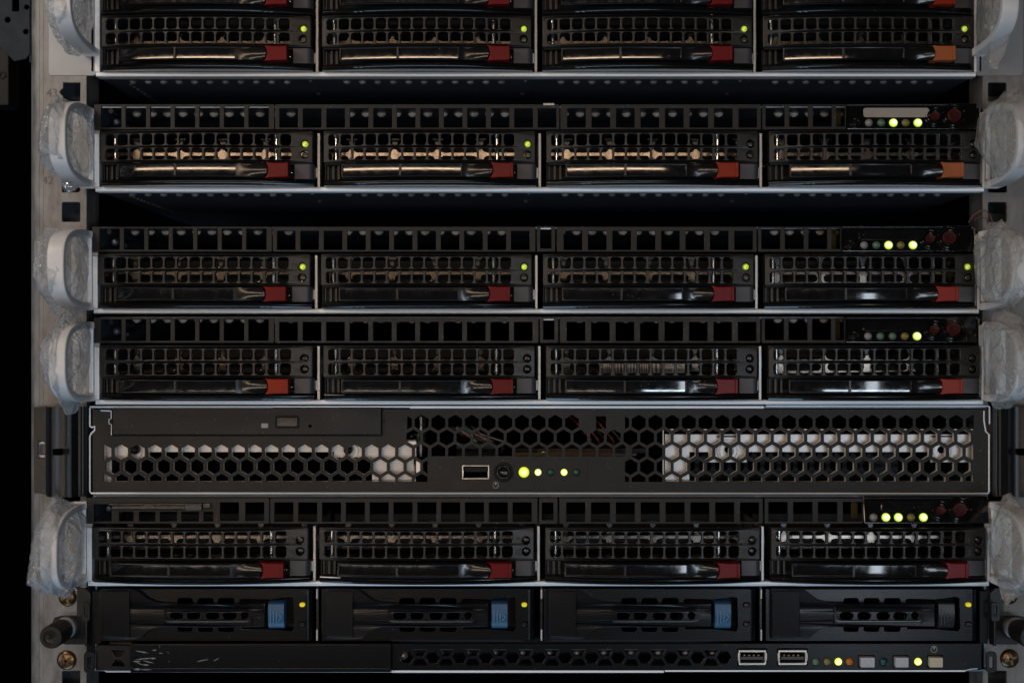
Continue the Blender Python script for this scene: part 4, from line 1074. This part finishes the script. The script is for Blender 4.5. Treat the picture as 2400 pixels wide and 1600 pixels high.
# ------------------------------------------------------------------ thin brown wire near the right upright
t = ob('wire_loop', MB().add(tube([(2273 - 1200, 800 - 521, 8), (2280 - 1200, 800 - 506, 0), (2294 - 1200, 800 - 495, -4), (2308 - 1200, 800 - 494, -4), (2320 - 1200, 800 - 503, 0), (2327 - 1200, 800 - 518, 4), (2324 - 1200, 800 - 530, 6)], 1.6, 8), 'copper').add(
    tube([(2286 - 1200, 800 - 515, 8), (2300 - 1200, 800 - 507, 2), (2312 - 1200, 800 - 512, 4), (2318 - 1200, 800 - 522, 8)], 1.1, 8), 'copper'))
tag(t, 'thin brown wire loop over the right handle of the third server', 'wire')

# ------------------------------------------------------------------ crumpled film on the handles
def wrap(side, px, py, k, y0, y1, x0, x1, dep, label, seed, tip0=.35, tip1=.35, matk='film'):
    """film bag around a handle: a crumpled polyhedron; local px, origin = server origin of scale k"""
    N, Hn = 120, 108
    rnd = random.Random(int(seed * 100)); v = []; f = []; off = Vector((seed * 7.3, seed * 3.1, seed * 1.7))
    cx, rx = (x0 + x1) / 2, (x1 - x0) / 2; cd, rd = (dep + 10) / 2, (10 - dep) / 2; cy, ry = (y0 + y1) / 2, (y1 - y0) / 2
    planes = []
    for i in range(40):
        n = Vector((rnd.gauss(0, 1), rnd.gauss(0, .9), rnd.gauss(0, .8))).normalized()
        planes.append((n, .78 + .42 * rnd.random()))
    for a in range(0, 360, 60): planes.append((Vector((math.cos(R(a + seed * 20)), math.sin(R(a + seed * 20)), rnd.uniform(-.3, .3))).normalized(), .9 + .1 * rnd.random()))
    folds = []
    for i in range(16):
        n = Vector((rnd.gauss(0, 1), rnd.gauss(0, 1), rnd.gauss(0, 1))).normalized()
        c = Vector((rnd.gauss(0, 1), -abs(rnd.gauss(0, 1)), rnd.gauss(0, 1))).normalized()
        folds.append((n, rnd.uniform(-.5, .5), c, rnd.uniform(.3, .8), rnd.choice((-1, 1, 1)) * rnd.uniform(.03, .07), rnd.uniform(.035, .06)))
    for j in range(Hn + 1):
        u = j / Hn; ph = math.pi * (u - .5) * .985; sy = math.sin(ph); cr = math.cos(ph)
        for i in range(N):
            a = 2 * math.pi * i / N
            dr = Vector((math.cos(a) * cr ** .8, math.sin(a) * cr ** .8, math.copysign(abs(sy) ** .9, sy)))
            r = 1.14
            for n, h in planes:
                q = n.dot(dr)
                if q > .05: r = min(r, h / q)
            P = dr * r
            w_ = noise.noise(P * 2.2 + off) * .05 + noise.ridged_multi_fractal(P * 2.0 + off, .9, 2.1, 3, 1.0, 2.0) * .022 - .03
            for n, o_, c, rd_, am, wd in folds:      # sharp folds, each over a limited stretch
                q = abs(n.dot(dr) - o_)
                if q < wd * 2.2:
                    e_ = (c - dr).length
                    if e_ < rd_ * 1.6: w_ += am * max(0, 1 - q / wd / 1.3) * max(0, 1 - (e_ / rd_ / 1.6) ** 2)
            P *= 1 + w_
            # ears of loose film at the two ends
            t_ = max(0, abs(P.z) - .55) / .45; tp = tip0 if P.z < 0 else tip1
            sc_ = 1 - (1 - tp) * min(1, t_) * .55
            x = cx + rx * P.x * sc_; d = cd + rd * P.y * sc_ + (1 - sc_) * 60; y = cy + ry * P.z * 1.06
            v.append((x, y, min(d, 8)))
    for j in range(Hn):
        for i in range(N):
            A = j * N + i; B = j * N + (i + 1) % N; f.append([A, B, B + N, A + N])
    m = MB(); m.add((v, f), matk); me = m.mesh('plastic_wrap', 20)
    o = bpy.data.objects.new('plastic_wrap', me); C.objects.link(o)
    o.location = ((px - 1200) * S / k, D / k - D, (800 - py) * S / k)
    tag(o, label, 'plastic wrap', 'plastic bags left on the server handles')
L_ = 'crumpled clear plastic bag on the %s handle of the %s server'
for (s, k, cx, ry, nm, yL, yR) in ((1, .994, 1256, 170, 'topmost', (15, 330), (15, 330)), (2, 1.004, 1265, 439, 'second', (-2, 188), (0, 212)), (3, 1.0, 1257, 724, 'third', (-6, 182), (2, 188)),
                                   (4, 1.003, 1264, 937, 'fourth', (-8, 196), (-12, 206)), (6, 1.018, 1262, 1361, 'sixth', (-6, 190), (-12, 194))):
    if s == 1:
        wrap(-1, cx, ry, k, yL[0], yL[1], -1104, -1016, -242, L_ % ('left', nm), 1.3, .55, .8)
        wrap(1, cx, ry, k, yR[0], yR[1], 1012, 1090, -240, L_ % ('right', nm), 2.9, .5, .8, 'filmwarmlit')
    else:
        wrap(-1, cx, ry, k, yL[0], yL[1], (-1128 if s in (2, 3) else -1114), -1022, -246, L_ % ('left', nm), 3.7 + s, .5, .45)
        wrap(1, cx, ry, k, yR[0], yR[1], 1000, 1104, -246, L_ % ('right', nm), 11.1 + s * 1.7, .5, .4, 'filmwarmlit')
